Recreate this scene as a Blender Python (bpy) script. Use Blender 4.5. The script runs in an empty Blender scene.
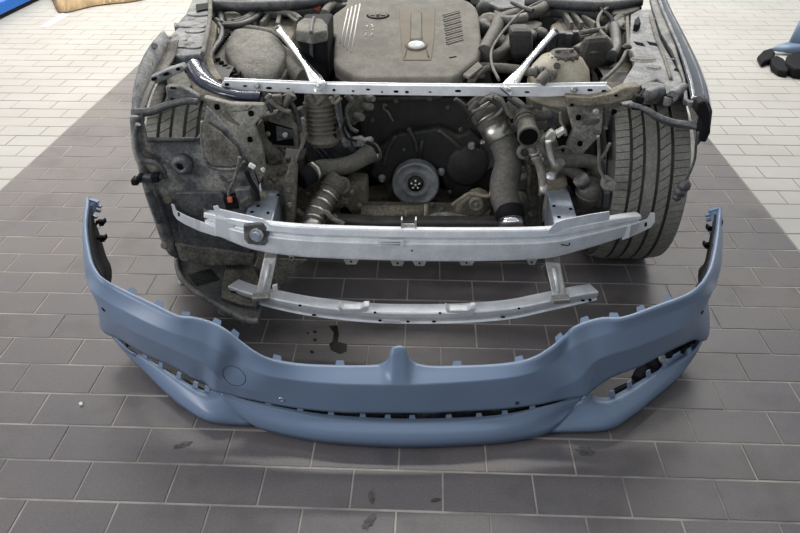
import bpy, bmesh, math, random
import numpy as np
from mathutils import Vector, Matrix
random.seed(7)
SC = bpy.context.scene
COL = SC.collection
# ------------------------------------------------------------------ camera
F, PITCH, YAW, ROLL, HC = 700.0, math.radians(33.85), math.radians(-2.4), math.radians(-.25), 1.5
cp, sp, cy, sy, cr, sr = (math.cos(PITCH), math.sin(PITCH), math.cos(YAW), math.sin(YAW), math.cos(ROLL), math.sin(ROLL))
FW = np.array([sy*cp, cy*cp, -sp]); R0 = np.array([cy, -sy, 0.]); U0 = np.cross(R0, FW)
RT = R0*cr+U0*sr; UP = U0*cr-R0*sr; CAM = np.array([0, 0, HC])
cd = bpy.data.cameras.new('camera'); cam = bpy.data.objects.new('camera', cd); COL.objects.link(cam)
cd.sensor_width = 36; cd.lens = F*36/800; cd.clip_start = .05
cam.matrix_world = Matrix(((RT[0], UP[0], -FW[0], 0), (RT[1], UP[1], -FW[1], 0), (RT[2], UP[2], -FW[2], HC), (0, 0, 0, 1)))
SC.camera = cam
# ------------------------------------------------------------------ light
w = bpy.data.worlds.new('world'); SC.world = w; w.use_nodes = True
w.node_tree.nodes['Background'].inputs[0].default_value = (.86, .93, 1, 1)
w.node_tree.nodes['Background'].inputs[1].default_value = .43
def area(name, loc, rot, sx, sy_, e, c=(1, 1, 1)):
    l = bpy.data.lights.new(name, 'AREA'); l.shape = 'RECTANGLE'; l.size = sx; l.size_y = sy_; l.energy = e; l.color = c
    o = bpy.data.objects.new(name, l); o.location = loc; o.rotation_euler = rot; COL.objects.link(o); return o
for i, y in enumerate((1.9, 3.4, 5.2, 7.6)):
    area('ceiling_lamp', (0, y, 3.9), (0, 0, 0), 7.0, .35, (6, 24, 210, 300)[i], (1, .97, .92))
def aim(name, loc, to, sx, sy_, e, c=(1, 1, 1)):
    o = area(name, loc, (0, 0, 0), sx, sy_, e, c); o.rotation_euler = (Vector(to)-Vector(loc)).to_track_quat('-Z', 'Y').to_euler(); return o
aim('daylight_door', (-4.8, 8.0, 2.2), (-.6, 2.0, 0), 4.5, 3.0, 72, (1, .88, .72))
aim('side_lamp', (-3.9, .1, 2.2), (-.6, .9, 0), 2.4, 1.2, 85, (.95, .95, 1))
SC.view_settings.view_transform = 'Standard'; SC.view_settings.look = 'None'
SC.view_settings.gamma = 1; SC.view_settings.exposure = 0.2
SC.view_settings.use_curve_mapping = False
# ------------------------------------------------------------------ helpers
def ray(x, y): return (x-400)/F*RT-(y-266.5)/F*UP+FW
def aZ(x, y, z): d = ray(x, y); return CAM+d*((z-HC)/d[2])
def aY(x, y, Y): d = ray(x, y); return CAM+d*(Y/d[1])
def aX(x, y, X): d = ray(x, y); return CAM+d*(X/d[0])
def aP(x, y, pl):                       # plane z = a + b (Y - c)
    a, b, c = pl; d = ray(x, y); return CAM+d*((a-b*c-HC)/(d[2]-b*d[1]))
def cr1(P, n):                          # Catmull-Rom through the rows of P (k, ...), n samples per span
    P = np.asarray(P, float); k = len(P)
    if k < 3: return np.array([P[0]*(1-t)+P[1]*t for t in np.linspace(0, 1, n+1)])
    Q = np.concatenate([[2*P[0]-P[1]], P, [2*P[-1]-P[-2]]]); out = []
    for i in range(k-1):
        a, b, c, d = Q[i:i+4]
        for t in np.arange(n)/n:
            out.append(.5*((2*b)+(-a+c)*t+(2*a-5*b+4*c-d)*t*t+(-a+3*b-3*c+d)*t**3))
    out.append(P[-1]); return np.array(out)
class MB:
    def __init__(s): s.v = []; s.f = []; s.sm = []
    def add(s, vs, fs, smooth=True):
        o = len(s.v); s.v += [tuple(map(float, p)) for p in vs]; s.f += [tuple(i+o for i in f) for f in fs]; s.sm += [smooth]*len(fs); return s
    def grid(s, G, closed=False, smooth=True, flip=False):
        G = np.asarray(G); n, m = G.shape[:2]; fs = []
        for i in range(n-1):
            for j in range(m if closed else m-1):
                q = (i*m+j, i*m+(j+1) % m, (i+1)*m+(j+1) % m, (i+1)*m+j); fs.append(q[::-1] if flip else q)
        return s.add(G.reshape(-1, 3), fs, smooth)
    def box(s, c, d, rot=(0, 0, 0), M=None):
        R = Matrix.Identity(3)
        if M is not None: R = M
        elif any(rot): R = Matrix.Rotation(rot[2], 3, 'Z') @ Matrix.Rotation(rot[1], 3, 'Y') @ Matrix.Rotation(rot[0], 3, 'X')
        vs = [Vector(c)+R @ Vector((x*d[0]/2, y*d[1]/2, z*d[2]/2)) for x in (-1, 1) for y in (-1, 1) for z in (-1, 1)]
        return s.add(vs, [(0, 1, 3, 2), (4, 6, 7, 5), (0, 4, 5, 1), (2, 3, 7, 6), (0, 2, 6, 4), (1, 5, 7, 3)], False)
    def tube(s, P, r, seg=12, cap=True, n=6, smooth=True, flat=1.0):
        P = np.asarray(P, float); rr = np.full(len(P), r) if np.isscalar(r) else np.asarray(r, float)
        if len(P) > 2 and n > 1:
            Q = cr1(np.c_[P, rr], n); P, rr = Q[:, :3], Q[:, 3]
        T = np.gradient(P, axis=0); T /= np.linalg.norm(T, axis=1)[:, None]+1e-12
        a = np.array([0, 0, 1.]) if abs(T[0][2]) < .9 else np.array([1., 0, 0]); G = []
        for p, t, q in zip(P, T, rr):
            a = a-t*(a@t); a /= np.linalg.norm(a)+1e-12; b = np.cross(t, a)
            G.append([p+q*(math.cos(2*math.pi*k/seg)*a*flat+math.sin(2*math.pi*k/seg)*b) for k in range(seg)])
        s.grid(G, True, smooth, True)
        if cap:
            o = len(s.v)-len(P)*seg
            s.f += [tuple(o+k for k in range(seg)), tuple(o+(len(P)-1)*seg+k for k in range(seg))[::-1]]; s.sm += [False]*2
        return s
    def lathe(s, prof, c, ax, seg=32, cap=False):  # prof: (radius, along)
        ax = np.asarray(ax, float); ax = ax/np.linalg.norm(ax); a = np.array([0, 0, 1.]) if abs(ax[2]) < .9 else np.array([1., 0, 0])
        a = a-ax*(a@ax); a /= np.linalg.norm(a); b = np.cross(ax, a); c = np.asarray(c, float)
        G = [[c+ax*h+r*(math.cos(2*math.pi*k/seg)*a+math.sin(2*math.pi*k/seg)*b) for k in range(seg)] for r, h in prof]
        s.grid(G, True, True, True)
        if cap:
            o = len(s.v)-len(prof)*seg; s.f.append(tuple(o+k for k in range(seg))); s.f.append(tuple(o+(len(prof)-1)*seg+k for k in range(seg))[::-1]); s.sm += [False]*2
        return s
    def prism(s, pts, ext, smooth=False):          # polygon pts swept by the vector ext
        pts = [np.asarray(p, float) for p in pts]; e = np.asarray(ext, float); n = len(pts)
        vs = pts+[p+e for p in pts]
        fs = [tuple(range(n))[::-1], tuple(range(n, 2*n))]+[(i, (i+1) % n, n+(i+1) % n, n+i) for i in range(n)]
        return s.add(vs, fs, smooth)
    def sheet(s, G, t):                             # a grid thickened by the vector or number t (offset along its normals)
        G = np.asarray(G, float); n, m = G.shape[:2]
        if np.isscalar(t):
            du = np.gradient(G, axis=0); dv = np.gradient(G, axis=1); N = np.cross(du, dv); N /= np.linalg.norm(N, axis=2)[:, :, None]+1e-12; H = G+N*t
        else: H = G+np.asarray(t, float)
        s.grid(G); s.grid(H, flip=True); o = len(s.v)-2*n*m
        idx = lambda i, j, k: o+k*n*m+i*m+j
        rim = [(i, 0) for i in range(n)]+[(n-1, j) for j in range(1, m)]+[(i, m-1) for i in range(n-2, -1, -1)]+[(0, j) for j in range(m-2, 0, -1)]
        for q in range(len(rim)):
            a, b = rim[q], rim[(q+1) % len(rim)]
            s.f.append((idx(*a, 0), idx(*a, 1), idx(*b, 1), idx(*b, 0))); s.sm.append(False)
        return s
    def build(s, name, mat, parent=None, label=None, bevel=0, subd=0, fix=True):
        me = bpy.data.meshes.new(name); me.from_pydata(s.v, [], s.f); me.polygons.foreach_set('use_smooth', s.sm)
        if fix:
            bm = bmesh.new(); bm.from_mesh(me); bmesh.ops.recalc_face_normals(bm, faces=bm.faces); bm.to_mesh(me); bm.free()
        me.materials.append(M[mat]); o = bpy.data.objects.new(name, me); COL.objects.link(o)
        if parent is not None:
            o.parent = parent
            p = parent; L = Vector((0, 0, 0))
            while p is not None: L += p.location; p = p.parent
            o.location = -L
        if label: o['label'] = label
        if bevel:
            b = o.modifiers.new('bevel', 'BEVEL'); b.width = bevel; b.segments = 2; b.limit_method = 'ANGLE'; b.angle_limit = math.radians(40)
        return o
def tag(o, label=None, cat=None, group=None, kind=None):
    for k, v in (('label', label), ('category', cat), ('group', group), ('kind', kind)):
        if v: o[k] = v
    return o
def empty(name, loc, label, cat, group=None):
    o = bpy.data.objects.new(name, None); o.location = loc; o.empty_display_size = .1; COL.objects.link(o); return tag(o, label, cat, group)
def pts(L, Y=None):                                 # pixels (x, y[, Y]) onto depths Y
    return [aY(p[0], p[1], p[2] if len(p) > 2 else Y) for p in L]
# ------------------------------------------------------------------ materials
M = {}
def mat(name, c, rough=.6, metal=0., c2=None, sc=8., bump=0., bsc=60., dust=None, damt=.6, spec=.5, mixlo=.35, mixhi=.65, coat=0, speck=0, grit=0., gsc=110., blot=0.):
    m = bpy.data.materials.new(name); m.use_nodes = True; nt = m.node_tree; N = nt.nodes; L = nt.links; b = N['Principled BSDF']; M[name] = m
    b.inputs['Roughness'].default_value = rough; b.inputs['Metallic'].default_value = metal; b.inputs['Specular IOR Level'].default_value = spec
    b.inputs['Coat Weight'].default_value = coat
    col = None; geo = N.new('ShaderNodeNewGeometry')
    def noise(scale, det=5):
        n = N.new('ShaderNodeTexNoise'); n.inputs['Scale'].default_value = scale; n.inputs['Detail'].default_value = det; n.inputs['Roughness'].default_value = .62; L.new(geo.outputs['Position'], n.inputs['Vector']); return n.outputs['Fac']
    def ramp(f, lo, hi):
        r = N.new('ShaderNodeMapRange'); r.inputs[1].default_value = lo; r.inputs[2].default_value = hi; L.new(f, r.inputs[0]); return r.outputs[0]
    def mix(f, a, bb):
        x = N.new('ShaderNodeMix'); x.data_type = 'RGBA'
        L.new(f, x.inputs[0])
        for sck, v in ((x.inputs[6], a), (x.inputs[7], bb)):
            if isinstance(v, tuple): sck.default_value = (*v, 1)
            else: L.new(v, sck)
        return x.outputs[2]
    col = tuple(c)
    if c2 is not None: col = mix(ramp(noise(sc), mixlo, mixhi), col, tuple(c2))
    if speck: col = mix(ramp(noise(260, 2), .62, .75), col, tuple(min(1, v*(1+speck)) for v in c))
    if dust is not None:
        sep = N.new('ShaderNodeSeparateXYZ'); L.new(geo.outputs['Normal'], sep.inputs[0])
        up = ramp(sep.outputs['Z'], -.3, .9); nz = ramp(noise(14, 6), .3, .68)
        mm = N.new('ShaderNodeMath'); mm.operation = 'MULTIPLY'; L.new(up, mm.inputs[0]); L.new(nz, mm.inputs[1])
        m2 = N.new('ShaderNodeMath'); m2.operation = 'MULTIPLY'; L.new(mm.outputs[0], m2.inputs[0]); m2.inputs[1].default_value = damt
        col = mix(m2.outputs[0], col, tuple(dust))
    for grit, gsc, g0, g1 in ((grit, gsc, .32, .68), (blot, 3.6, .70, .52)):
        if not grit: continue
        x = N.new('ShaderNodeMix'); x.data_type = 'RGBA'; x.blend_type = 'MULTIPLY'; x.inputs[0].default_value = 1
        if isinstance(col, tuple): x.inputs[6].default_value = (*col, 1)
        else: L.new(col, x.inputs[6])
        r = N.new('ShaderNodeMapRange'); r.inputs[1].default_value = g0; r.inputs[2].default_value = g1; r.inputs[3].default_value = 1-grit; r.inputs[4].default_value = 1+grit*(.7 if gsc > 9 else .1)
        L.new(noise(gsc, 3), r.inputs[0]); L.new(r.outputs[0], x.inputs[7]); col = x.outputs[2]
    if isinstance(col, tuple): b.inputs['Base Color'].default_value = (*col, 1)
    else: L.new(col, b.inputs['Base Color'])
    if bump:
        bp = N.new('ShaderNodeBump'); bp.inputs['Strength'].default_value = bump; bp.inputs['Distance'].default_value = .004
        L.new(noise(bsc, 4), bp.inputs['Height']); L.new(bp.outputs[0], b.inputs['Normal'])
    return m
DUST = (.25, .228, .185)
mat('dark_tile', (.112, .102, .108), .42, 0, (.138, .123, .116), 2.2, .12, 240, spec=.45, speck=.5, grit=0.16, gsc=170., blot=.30)
mat('pale_tile', (.36, .346, .320), .45, 0, (.405, .392, .366), 2.0, .06, 200, spec=.4)
mat('pale_grout', (.42, .385, .34), .9, 0, (.2, .185, .165), 5)
mat('grey_grout', (.22, .21, .19), .9)
mat('primer_blue', (.142, .198, .292), .36, 0, (.147, .203, .298), 3, .02, 500, spec=.5)
mat('black_plastic', (.008, .008, .009), .65, spec=.15, bump=.05, bsc=300)
mat('dusty_black', (.022, .021, .021), .62, 0, (.05, .046, .04), 10, .15, 60, dust=DUST, damt=.5, grit=0.35)
mat('soot_black', (.014, .014, .015), .6, 0, (.028, .026, .024), 12, .25, 60, dust=DUST, damt=.12, grit=0.35)
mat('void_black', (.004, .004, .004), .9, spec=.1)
mat('dusty_cover', (.215, .197, .165), .75, 0, (.15, .14, .122), 16, .1, 80, spec=.3, grit=0.16)
mat('tan_insert', (.18, .155, .115), .7, 0, (.15, .13, .098), 14, .08, 90, spec=.3)
mat('dusty_grey', (.20, .19, .162), .72, 0, (.075, .072, .066), 18, .2, 70, dust=DUST, damt=.5, grit=0.4)
mat('liner_grey', (.05, .055, .064), .55, 0, (.25, .24, .215), 11, .35, 60, dust=(.33, .31, .27), damt=.5, mixlo=.46, mixhi=.66, grit=0.45)
mat('liner_dark', (.022, .025, .032), .5, 0, (.09, .09, .09), 12, .15, 50, dust=(.3, .28, .25), damt=.35, grit=0.45)
mat('mud_grey', (.18, .168, .138), .8, 0, (.055, .05, .041), 20, .35, 60, dust=DUST, damt=.6, grit=0.5)
mat('mud_brown', (.155, .135, .10), .85, 0, (.075, .066, .05), 10, .4, 60, grit=0.5)
mat('rail_beige', (.26, .23, .17), .75, 0, (.13, .11, .082), 18, .25, 60, grit=0.4)
mat('panel_grey', (.27, .268, .255), .55, 0, (.10, .105, .115), 18, .12, 60, grit=0.4)
mat('navy_paint', (.012, .018, .042), .18, 0, (.03, .036, .06), 8, coat=.5, dust=(.2, .2, .2), damt=.15, grit=0.3)
mat('aluminium', (.93, .94, .95), .38, .35, (.76, .77, .79), 16, .06, 160, grit=0.05)
mat('crush_alu', (.40, .46, .55), .38, .7, (.5, .54, .6), 14, grit=0.15)
mat('aluminium_bar', (.80, .82, .86), .27, 1, (.7, .72, .75), 16)
mat('support_grey', (.34, .325, .28), .7, 0, (.10, .095, .08), 14, .3, 60, mixlo=.4, mixhi=.7, grit=0.45)
mat('aluminium_matt', (.60, .62, .65), .45, 1, (.5, .52, .55), 14, .1, 120)
mat('cast_aluminium', (.62, .61, .58), .55, 1, (.45, .43, .4), 22, .25, 90, grit=0.2)
mat('steel_clamp', (.62, .60, .55), .35, 1, (.45, .42, .36), 20)
mat('rubber_hose', (.055, .052, .047), .65, 0, (.11, .10, .085), 10, .2, 80, dust=DUST, damt=.4, grit=0.35)
mat('bellows', (.17, .155, .125), .7, 0, (.11, .10, .082), 14, .12, 80, grit=0.25)
mat('pipe_grey', (.15, .14, .118), .65, 0, (.095, .088, .072), 10, .2, 90, dust=DUST, damt=.35, grit=0.35)
mat('pulley_grey', (.40, .41, .42), .45, 0, (.16, .165, .17), 12, .05, 90, grit=0.12)
mat('tank_white', (.46, .42, .33), .5, 0, (.34, .30, .22), 12, spec=.4, grit=0.15)
mat('tyre_rubber', (.045, .044, .042), .75, 0, (.085, .08, .07), 14, .2, 120)
mat('tyre_tread', (.18, .175, .152), .8, 0, (.24, .228, .198), 16, .25, 140, grit=0.25)
mat('orange_plastic', (.55, .12, .06), .5, dust=DUST, damt=.5)
mat('white_plastic', (.7, .69, .65), .5)
mat('sticker', (.72, .73, .74), .5)
mat('ink_grey', (.3, .31, .33), .6)
mat('emblem_white', (.66, .66, .64), .4); mat('emblem_blue', (.42, .47, .55), .4)
mat('oil', (.006, .006, .004), .28, 0, (.02, .018, .012), 40)
mat('smudge', (.042, .038, .036), .6, 0, (.09, .082, .078), 40, mixlo=.4, mixhi=.6)
mat('blue_paint', (.006, .115, .46), .5)
mat('kraft_paper', (.36, .25, .135), .8, 0, (.30, .205, .105), 8)
mat('chrome', (.8, .8, .8), .15, 1)
# ------------------------------------------------------------------ floor: running bond tiles, dark bay between pale aisles
TW, TD, X0, Y0 = .23755, .1277, -.0600, 1.1265
XL, XR = X0-8*TW, X0+6.5*TW
def build_floor():
    g = MB()
    g.box(((XL+XR)/2, 4.6, -.0215), (XR-XL, 13.5, .04))
    floor = tag(g.build('floor', 'pale_grout'), kind='structure')
    for x0, x1 in ((-9, XL), (XR, 9)):
        MB().box(((x0+x1)/2, 4.6, -.0215), (x1-x0, 13.5, .04)).build('aisle_grout', 'grey_grout', floor)
    def tmesh(nm, wd, mt):
        b = MB(); b.box((0, 0, -.004), (wd, TD-.0066, .008)); o = b.build(nm, mt, None, bevel=0); me = o.data
        bm = bmesh.new(); bm.from_mesh(me); bmesh.ops.bevel(bm, geom=[e for e in bm.edges if all(v.co.z > -.001 for v in e.verts)], offset=.0012, segments=1, affect='EDGES'); bm.to_mesh(me); bm.free()
        bpy.data.objects.remove(o); return me
    gap = .0046
    ME = {(k, h): tmesh(k, (TW if not h else TW/2)-gap, k) for k in ('dark_tile', 'pale_tile') for h in (0, 1)}
    cand = []
    def px(x, y): 
        v = np.array([x, y, 0])-CAM; z = v@FW
        return (400+F*(v@RT)/z, 266.5-F*(v@UP)/z) if z > .2 else (0, 9999)
    for k in range(-4, 70):
        yc = Y0+(k+.5)*TD
        off = 0 if k % 2 else .5                       # joints of the odd rows stand on whole columns
        tiles = []
        for c in range(-45, 46):
            x = X0+(c+off)*TW                          # left edge
            for a, b in ((x, x+TW),):
                for lo, hi, kd in ((-99, XL, 'pale_tile'), (XL, XR, 'dark_tile'), (XR, 99, 'pale_tile')):
                    l, r = max(a, lo), min(b, hi)
                    if r-l > .05: tiles.append(((l+r)/2, kd, int(r-l < .2)))
        for xc, kd, hf in tiles:
            p = px(xc, yc); q = px(xc, yc-TD/2); t = px(xc, yc+TD/2)
            vis = -45 < p[0] < 845 and -15 < p[1] < 575
            under = -.62 < xc < .6 and yc > 2.7 
            cand.append((q[1]-t[1] if vis and not under else 0, xc, yc, kd, hf))
    far = {'dark_tile': MB(), 'pale_tile': MB()}
    for kd in ('dark_tile', 'pale_tile'):
        L = sorted([c for c in cand if c[3] == kd], reverse=True)
        for n, (s, xc, yc, _, hf) in enumerate(L):
            dz = random.uniform(-.0006, .0006)
            if n < 295 and s > 4.5:
                o = bpy.data.objects.new(kd, ME[(kd, hf)]); COL.objects.link(o); o.parent = floor; o.location = (xc, yc, dz)
                o.rotation_euler = (random.uniform(-.002, .002), random.uniform(-.002, .002), 0)
            elif abs(xc) < 7: far[kd].box((xc, yc, -.004+dz), ((TW/2 if hf else TW)-gap, TD-gap, .008))
        if far[kd].v: tag(far[kd].build(kd+'_field', kd, floor), kind='stuff')
    return floor
build_floor()
# ------------------------------------------------------------------ bumper cover lying in front of the car
def S(L): return np.array([aZ(*p) for p in L])
FAS = [((88.5,196.5,0.49),(86,206,0.46),(92,213,0.44)),
 ((85.5,225,0.475),(83,232,0.42),(99,232,0.37)),
 ((90,257,0.46),(84.5,262,0.385),(106,255,0.28)),
 ((97,272,0.452),(87,279,0.35),(112,275,0.21)),
 ((104,279,0.445),(92,290,0.395),(104,325,0.115)),
 ((118,287,0.43),(110,303,0.387),(125,342,0.15)),
 ((152,303,0.41),(146,322,0.372),(150,357,0.17)),
 ((178,315.5,0.395),(173,333,0.359),(175,367.5,0.165)),
 ((193,317,0.385),(190,338,0.347),(190,375.5,0.15)),
 ((210,321.5,0.37),(207,344,0.328),(203,382,0.108)),
 ((225,329,0.355),(221,351.5,0.31),(212.5,390,0.132)),
 ((240,340.5,0.327),(235,360,0.269),(219.5,392,0.137)),
 ((255,351.5,0.302),(249,368,0.257),(232,395,0.13)),
 ((272,359,0.277),(268,375.5,0.247),(252,399.5,0.13)),
 ((302,364,0.248),(302,381,0.229),(295,407.5,0.125)),
 ((340,365.5,0.238),(340,384,0.224),(340,412,0.12)),
 ((370,365.5,0.236),(370,384.8,0.222),(370,412.4,0.12)),
 ((381,364,0.238),(381,385,0.222),(381,412.5,0.12)),
 ((388.5,359,0.265),(389,385,0.222),(389,412.5,0.12)),
 ((392.5,348,0.3),(394,385,0.222),(394,412.5,0.12)),
 ((403.5,346.5,0.3),(402,385,0.222),(402,412.5,0.12)),
 ((407,355,0.275),(407,385,0.222),(407,412.5,0.12)),
 ((414,362.5,0.241),(414,384.8,0.222),(414,412.5,0.12)),
 ((430,366,0.236),(430,384,0.223),(430,412.4,0.12)),
 ((457,366,0.238),(457,382.5,0.225),(457,411,0.12)),
 ((500,364,0.246),(500,378.8,0.23),(502,408.5,0.125)),
 ((530,358.5,0.277),(530,373,0.247),(537,404.5,0.13)),
 ((550,347.5,0.302),(550,364,0.257),(558,400,0.13)),
 ((565,335,0.33),(562,355,0.269),(579,397,0.137)),
 ((573,327.5,0.355),(574,346,0.31),(585.5,396,0.132)),
 ((588,321,0.37),(590,339,0.328),(594,389,0.108)),
 ((604,317.5,0.385),(607,334,0.347),(612,377,0.15)),
 ((623,317,0.395),(625,329,0.359),(640,366,0.165)),
 ((655,306,0.41),(656,318,0.372),(668,351.5,0.17)),
 ((687,294,0.43),(693,303,0.387),(692,340,0.15)),
 ((700,284,0.445),(711,292,0.395),(704.5,334,0.115)),
 ((706,276,0.452),(717,281,0.35),(698,276,0.21)),
 ((712,262,0.46),(721,262,0.385),(704.5,262,0.28)),
 ((717,235,0.475),(722.5,235,0.42),(709.5,238,0.37)),
 ((719.5,206,0.49),(722,213,0.46),(713,219,0.44))]
fA, fB, fC = (S([s[i] for s in FAS]) for i in range(3))
FL = {4:(100,311,.26), 5:(126,327,.315), 6:(150,338.5,.31), 7:(173,348.5,.30), 8:(192,357,.285), 9:(206,364.5,.265), 10:(215,373,.235), 11:(222,379.5,.205), 12:(235,385,.187), 13:(256,391,.176), 14:(300,397,.168),
      35:(703,313,.26), 34:(684,326.5,.315), 33:(660,337.5,.31), 32:(632,348,.30), 31:(610,354.5,.285), 30:(596,360.5,.265), 29:(587,370,.235), 28:(578,379,.205), 27:(566,385,.187), 26:(548,390.5,.176), 25:(502,396.5,.168)}
fE = np.array([aZ(*FL[k]) if k in FL else fB[k]*.45+fC[k]*.55 for k in range(len(FAS))])   # flank crease, running flat through the middle
def inward(P):
    T = np.gradient(P, axis=0); T[:, 2] = 0; N = np.c_[-T[:, 1], T[:, 0], 0*T[:, 0]]; return N/(np.linalg.norm(N, axis=1)[:, None]+1e-9)
def build_bumper():
    root = empty('bumper_cover', (-.08, 1.42, 0), 'blue primed front bumper cover standing on the tiles before the stripped car', 'bumper')
    K = 5; up = lambda P: cr1(P, K)
    A, B, C, E2 = up(fA), up(fB), up(fC), up(fE)
    Nin = inward(A); Nin = np.array([Nin[max(0, i-6):i+7].mean(0) for i in range(len(A))]); Nin /= np.linalg.norm(Nin, axis=1)[:, None]
    Nin[:, 2] = 0
    A0 = A+Nin*.004-np.array([0, 0, .010]); A1 = A-Nin*.007-np.array([0, 0, .003])
    Bo = (A1*.5+B*.5); Mid = B*.45+C*.55
    # slight crown of the lower face
    NB = inward(B); Ck = C.copy(); fd = np.r_[np.ones(18), np.linspace(1, 0, 6)][:, None]*.022
    C[:24] -= Nin[:24]*fd; C[-24:] -= (Nin[-24:]*fd[::-1])
    Mid = E2*.45+C*.55
    fc = np.ones(len(C)); fc[:24] = 0; fc[-24:] = 0
    C1 = C+np.c_[NB[:, :2]*.018*fc[:, None], .004*fc]
    skin = MB()
    prof = [A0, A, A1, A1*.85+B*.15, Bo+NB*.003, A1*.05+B*.95, B, B*.95+E2*.05, B*.5+E2*.5, B*.05+E2*.95, E2, E2*.95+C*.05, Mid, E2*.15+C*.85, C, C1]
    skin.grid(np.array(prof).transpose(1, 0, 2))
    # centre lower lip
    D = S([(219,391,.125),(232,396,.112),(250,401,.10),(300,411,.078),(340,416,.07),(400,419,.066),(460,418,.068),(505,414.5,.075),(548,405.5,.095),(568,400,.112),(582.5,396.5,.125)])
    E = S([(228,404,.088),(238,412,.066),(257,420.5,.055),(300,429,.053),(340,434,.053),(400,436,.053),(460,435,.053),(505,430.5,.053),(545,420,.055),(563,411,.066),(575,404,.088)])
    Fb = S([(239,413,.05),(248,421,.03),(264,430,.016),(302,439,.011),(340,444,.01),(400,447,.01),(460,445.5,.01),(503,442,.012),(540,435.5,.016),(555,427,.03),(566,416,.05)])
    D, E, Fb = up(D), up(E), up(Fb); ni = inward(E)
    D1 = D+np.c_[ni[:, :2]*.004, np.full(len(D), -.02)]; G = Fb+np.c_[ni[:, :2]*.06, np.full(len(D), .002)]
    skin.grid(np.array([D1, D, D*.7+E*.3-ni*.002, D*.3+E*.7-ni*.003, E, E*.5+Fb*.5-ni*.003, Fb, G]).transpose(1, 0, 2))
    gd = D+np.c_[ni[:, :2]*.035, np.full(len(D), .05)]; ge = gd.copy(); ge[:, 2] = .012
    MB().sheet(np.array([gd[3:-3], (gd*.5+ge*.5)[3:-3], ge[3:-3]]).transpose(1, 0, 2), .003).build('gap_shade_strip', 'liner_grey', root)  # added strip darkening the gap, for shaded floor and an inner piece behind it
    # outer lips below the side vents
    LIPS = [([(104,325,.115),(127,348,.092),(142,356,.083),(157,365,.08),(175,376,.08),(192,386,.08),(207,391.5,.082),(217,389,.10)],
       [(104,325.2,.113),(121,345,.06),(134,357,.055),(150,370.5,.052),(170,388,.05),(192,405.5,.048),(214,417.5,.045),(246,417,.03)],
       [(104,325.6,.11),(118.5,344.5,.05),(130,357.5,.03),(145,372.5,.02),(165,392.5,.014),(185,409,.012),(211,422.5,.01),(254,425.5,.012)]),
      ([(704.5,334.5,.115),(694,350,.092),(682,358.5,.083),(665,367,.08),(649,376,.08),(630,387,.08),(608,397.5,.082),(584,394,.10)],
       [(704.5,334.8,.113),(694.5,353,.06),(686,363,.055),(673,376,.052),(652,395,.05),(630,413,.048),(603,425.5,.045),(556,424,.03)],
       [(704.5,335.2,.11),(696,353,.05),(688,365,.03),(676,380,.02),(655,397.5,.014),(632,416,.012),(605,430.5,.01),(548,432,.012)])]
    for side, (d, e, f) in enumerate(LIPS):
        d, e, f = up(S(d)), up(S(e)), up(S(f)); ni = inward(e) if side == 0 else -inward(e)
        d1 = d+np.c_[ni[:, :2]*.003, np.full(len(d), -.02)]; g = f+np.c_[ni[:, :2]*.06, np.full(len(d), .002)]
        skin.grid(np.array([d1, d, d*.65+e*.35-ni*.003, d*.3+e*.7-ni*.003, e, e*.5+f*.5-ni*.002, f, g]).transpose(1, 0, 2))
    o = skin.build('bumper_skin', 'primer_blue', root, fix=False)
    sd = o.modifiers.new('solid', 'SOLIDIFY'); sd.thickness = .003; sd.offset = 0
    # black side brackets lining the wings inside, clips, tip combs
    for side in (0, 1):
        n = 5*4+1
        a, c = (A[:n], Ck[:n]) if side == 0 else (A[-n:], Ck[-n:])
        NI = Nin[:n] if side == 0 else Nin[-n:]
        a2 = a+NI*.006-np.array([0, 0, .012]); c2 = c-NI*.004
        MB().sheet(np.array([a2, a2*.5+c2*.5, c2]).transpose(1, 0, 2), .004).build('side_bracket', 'black_plastic', root)
        for px_, z in (((100, 238), .40), ((99, 222), .43)) if side == 0 else (((710, 245), .40), ((713, 228), .43)):
            p = aZ(*px_, z); sx = 1 if side == 0 else -1
            b = MB(); b.box(p+[sx*.004, 0, 0], (.026, .010, .009)); b.box(p+[sx*.017, 0, .003], (.006, .020, .014)); b.box(p+[0, .010, -.008], (.014, .008, .022))
            b.build('retaining_clip', 'black_plastic', root, bevel=.002)
        b = MB(); sx = 1 if side == 0 else -1
        t0 = aZ(90, 199, .485) if side == 0 else aZ(718, 208, .485)
        for i, (dx, dz) in enumerate(((.022, -.004), (.028, -.016), (.024, -.03), (.013, -.052), (.012, -.072))):
            b.box(t0+[sx*dx*.6, -.004*i-.004, dz], (dx*1.3, .012, .007), (0, sx*.35, 0))
        b.prism([t0+[0, .006, .004], t0+[sx*.022, -.01, -.008], t0+[sx*.02, -.02, -.03], t0+[0, -.05, -.05], t0+[-sx*.004, -.05, -.02]], (0, .003, .003))
        b.build('tip_flange', 'primer_blue', root, bevel=.001)
    # clip tabs along the upper edge
    tx = [130, 157, 184, 215, 235, 275, 337, 459, 522, 561, 584, 616, 643, 672]
    V = np.array([400+F*((p-CAM)@RT)/((p-CAM)@FW) for p in A])
    for x in tx:
        i = int(np.argmin(abs(V-x))); p = A[i]; t = A[min(i+1, len(A)-1)]-A[i-1]; t /= np.linalg.norm(t); n = Nin[i]; wd = .013
        b = MB(); up_ = np.array([0, 0, 1.])
        q = [p-t*wd, p+t*wd, p+t*wd*.75+n*.014+up_*.006, p-t*wd*.75+n*.014+up_*.006]
        b.prism(q, -n*.002+up_*-.003)
        b.build('clip_tab', 'primer_blue', root)
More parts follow.
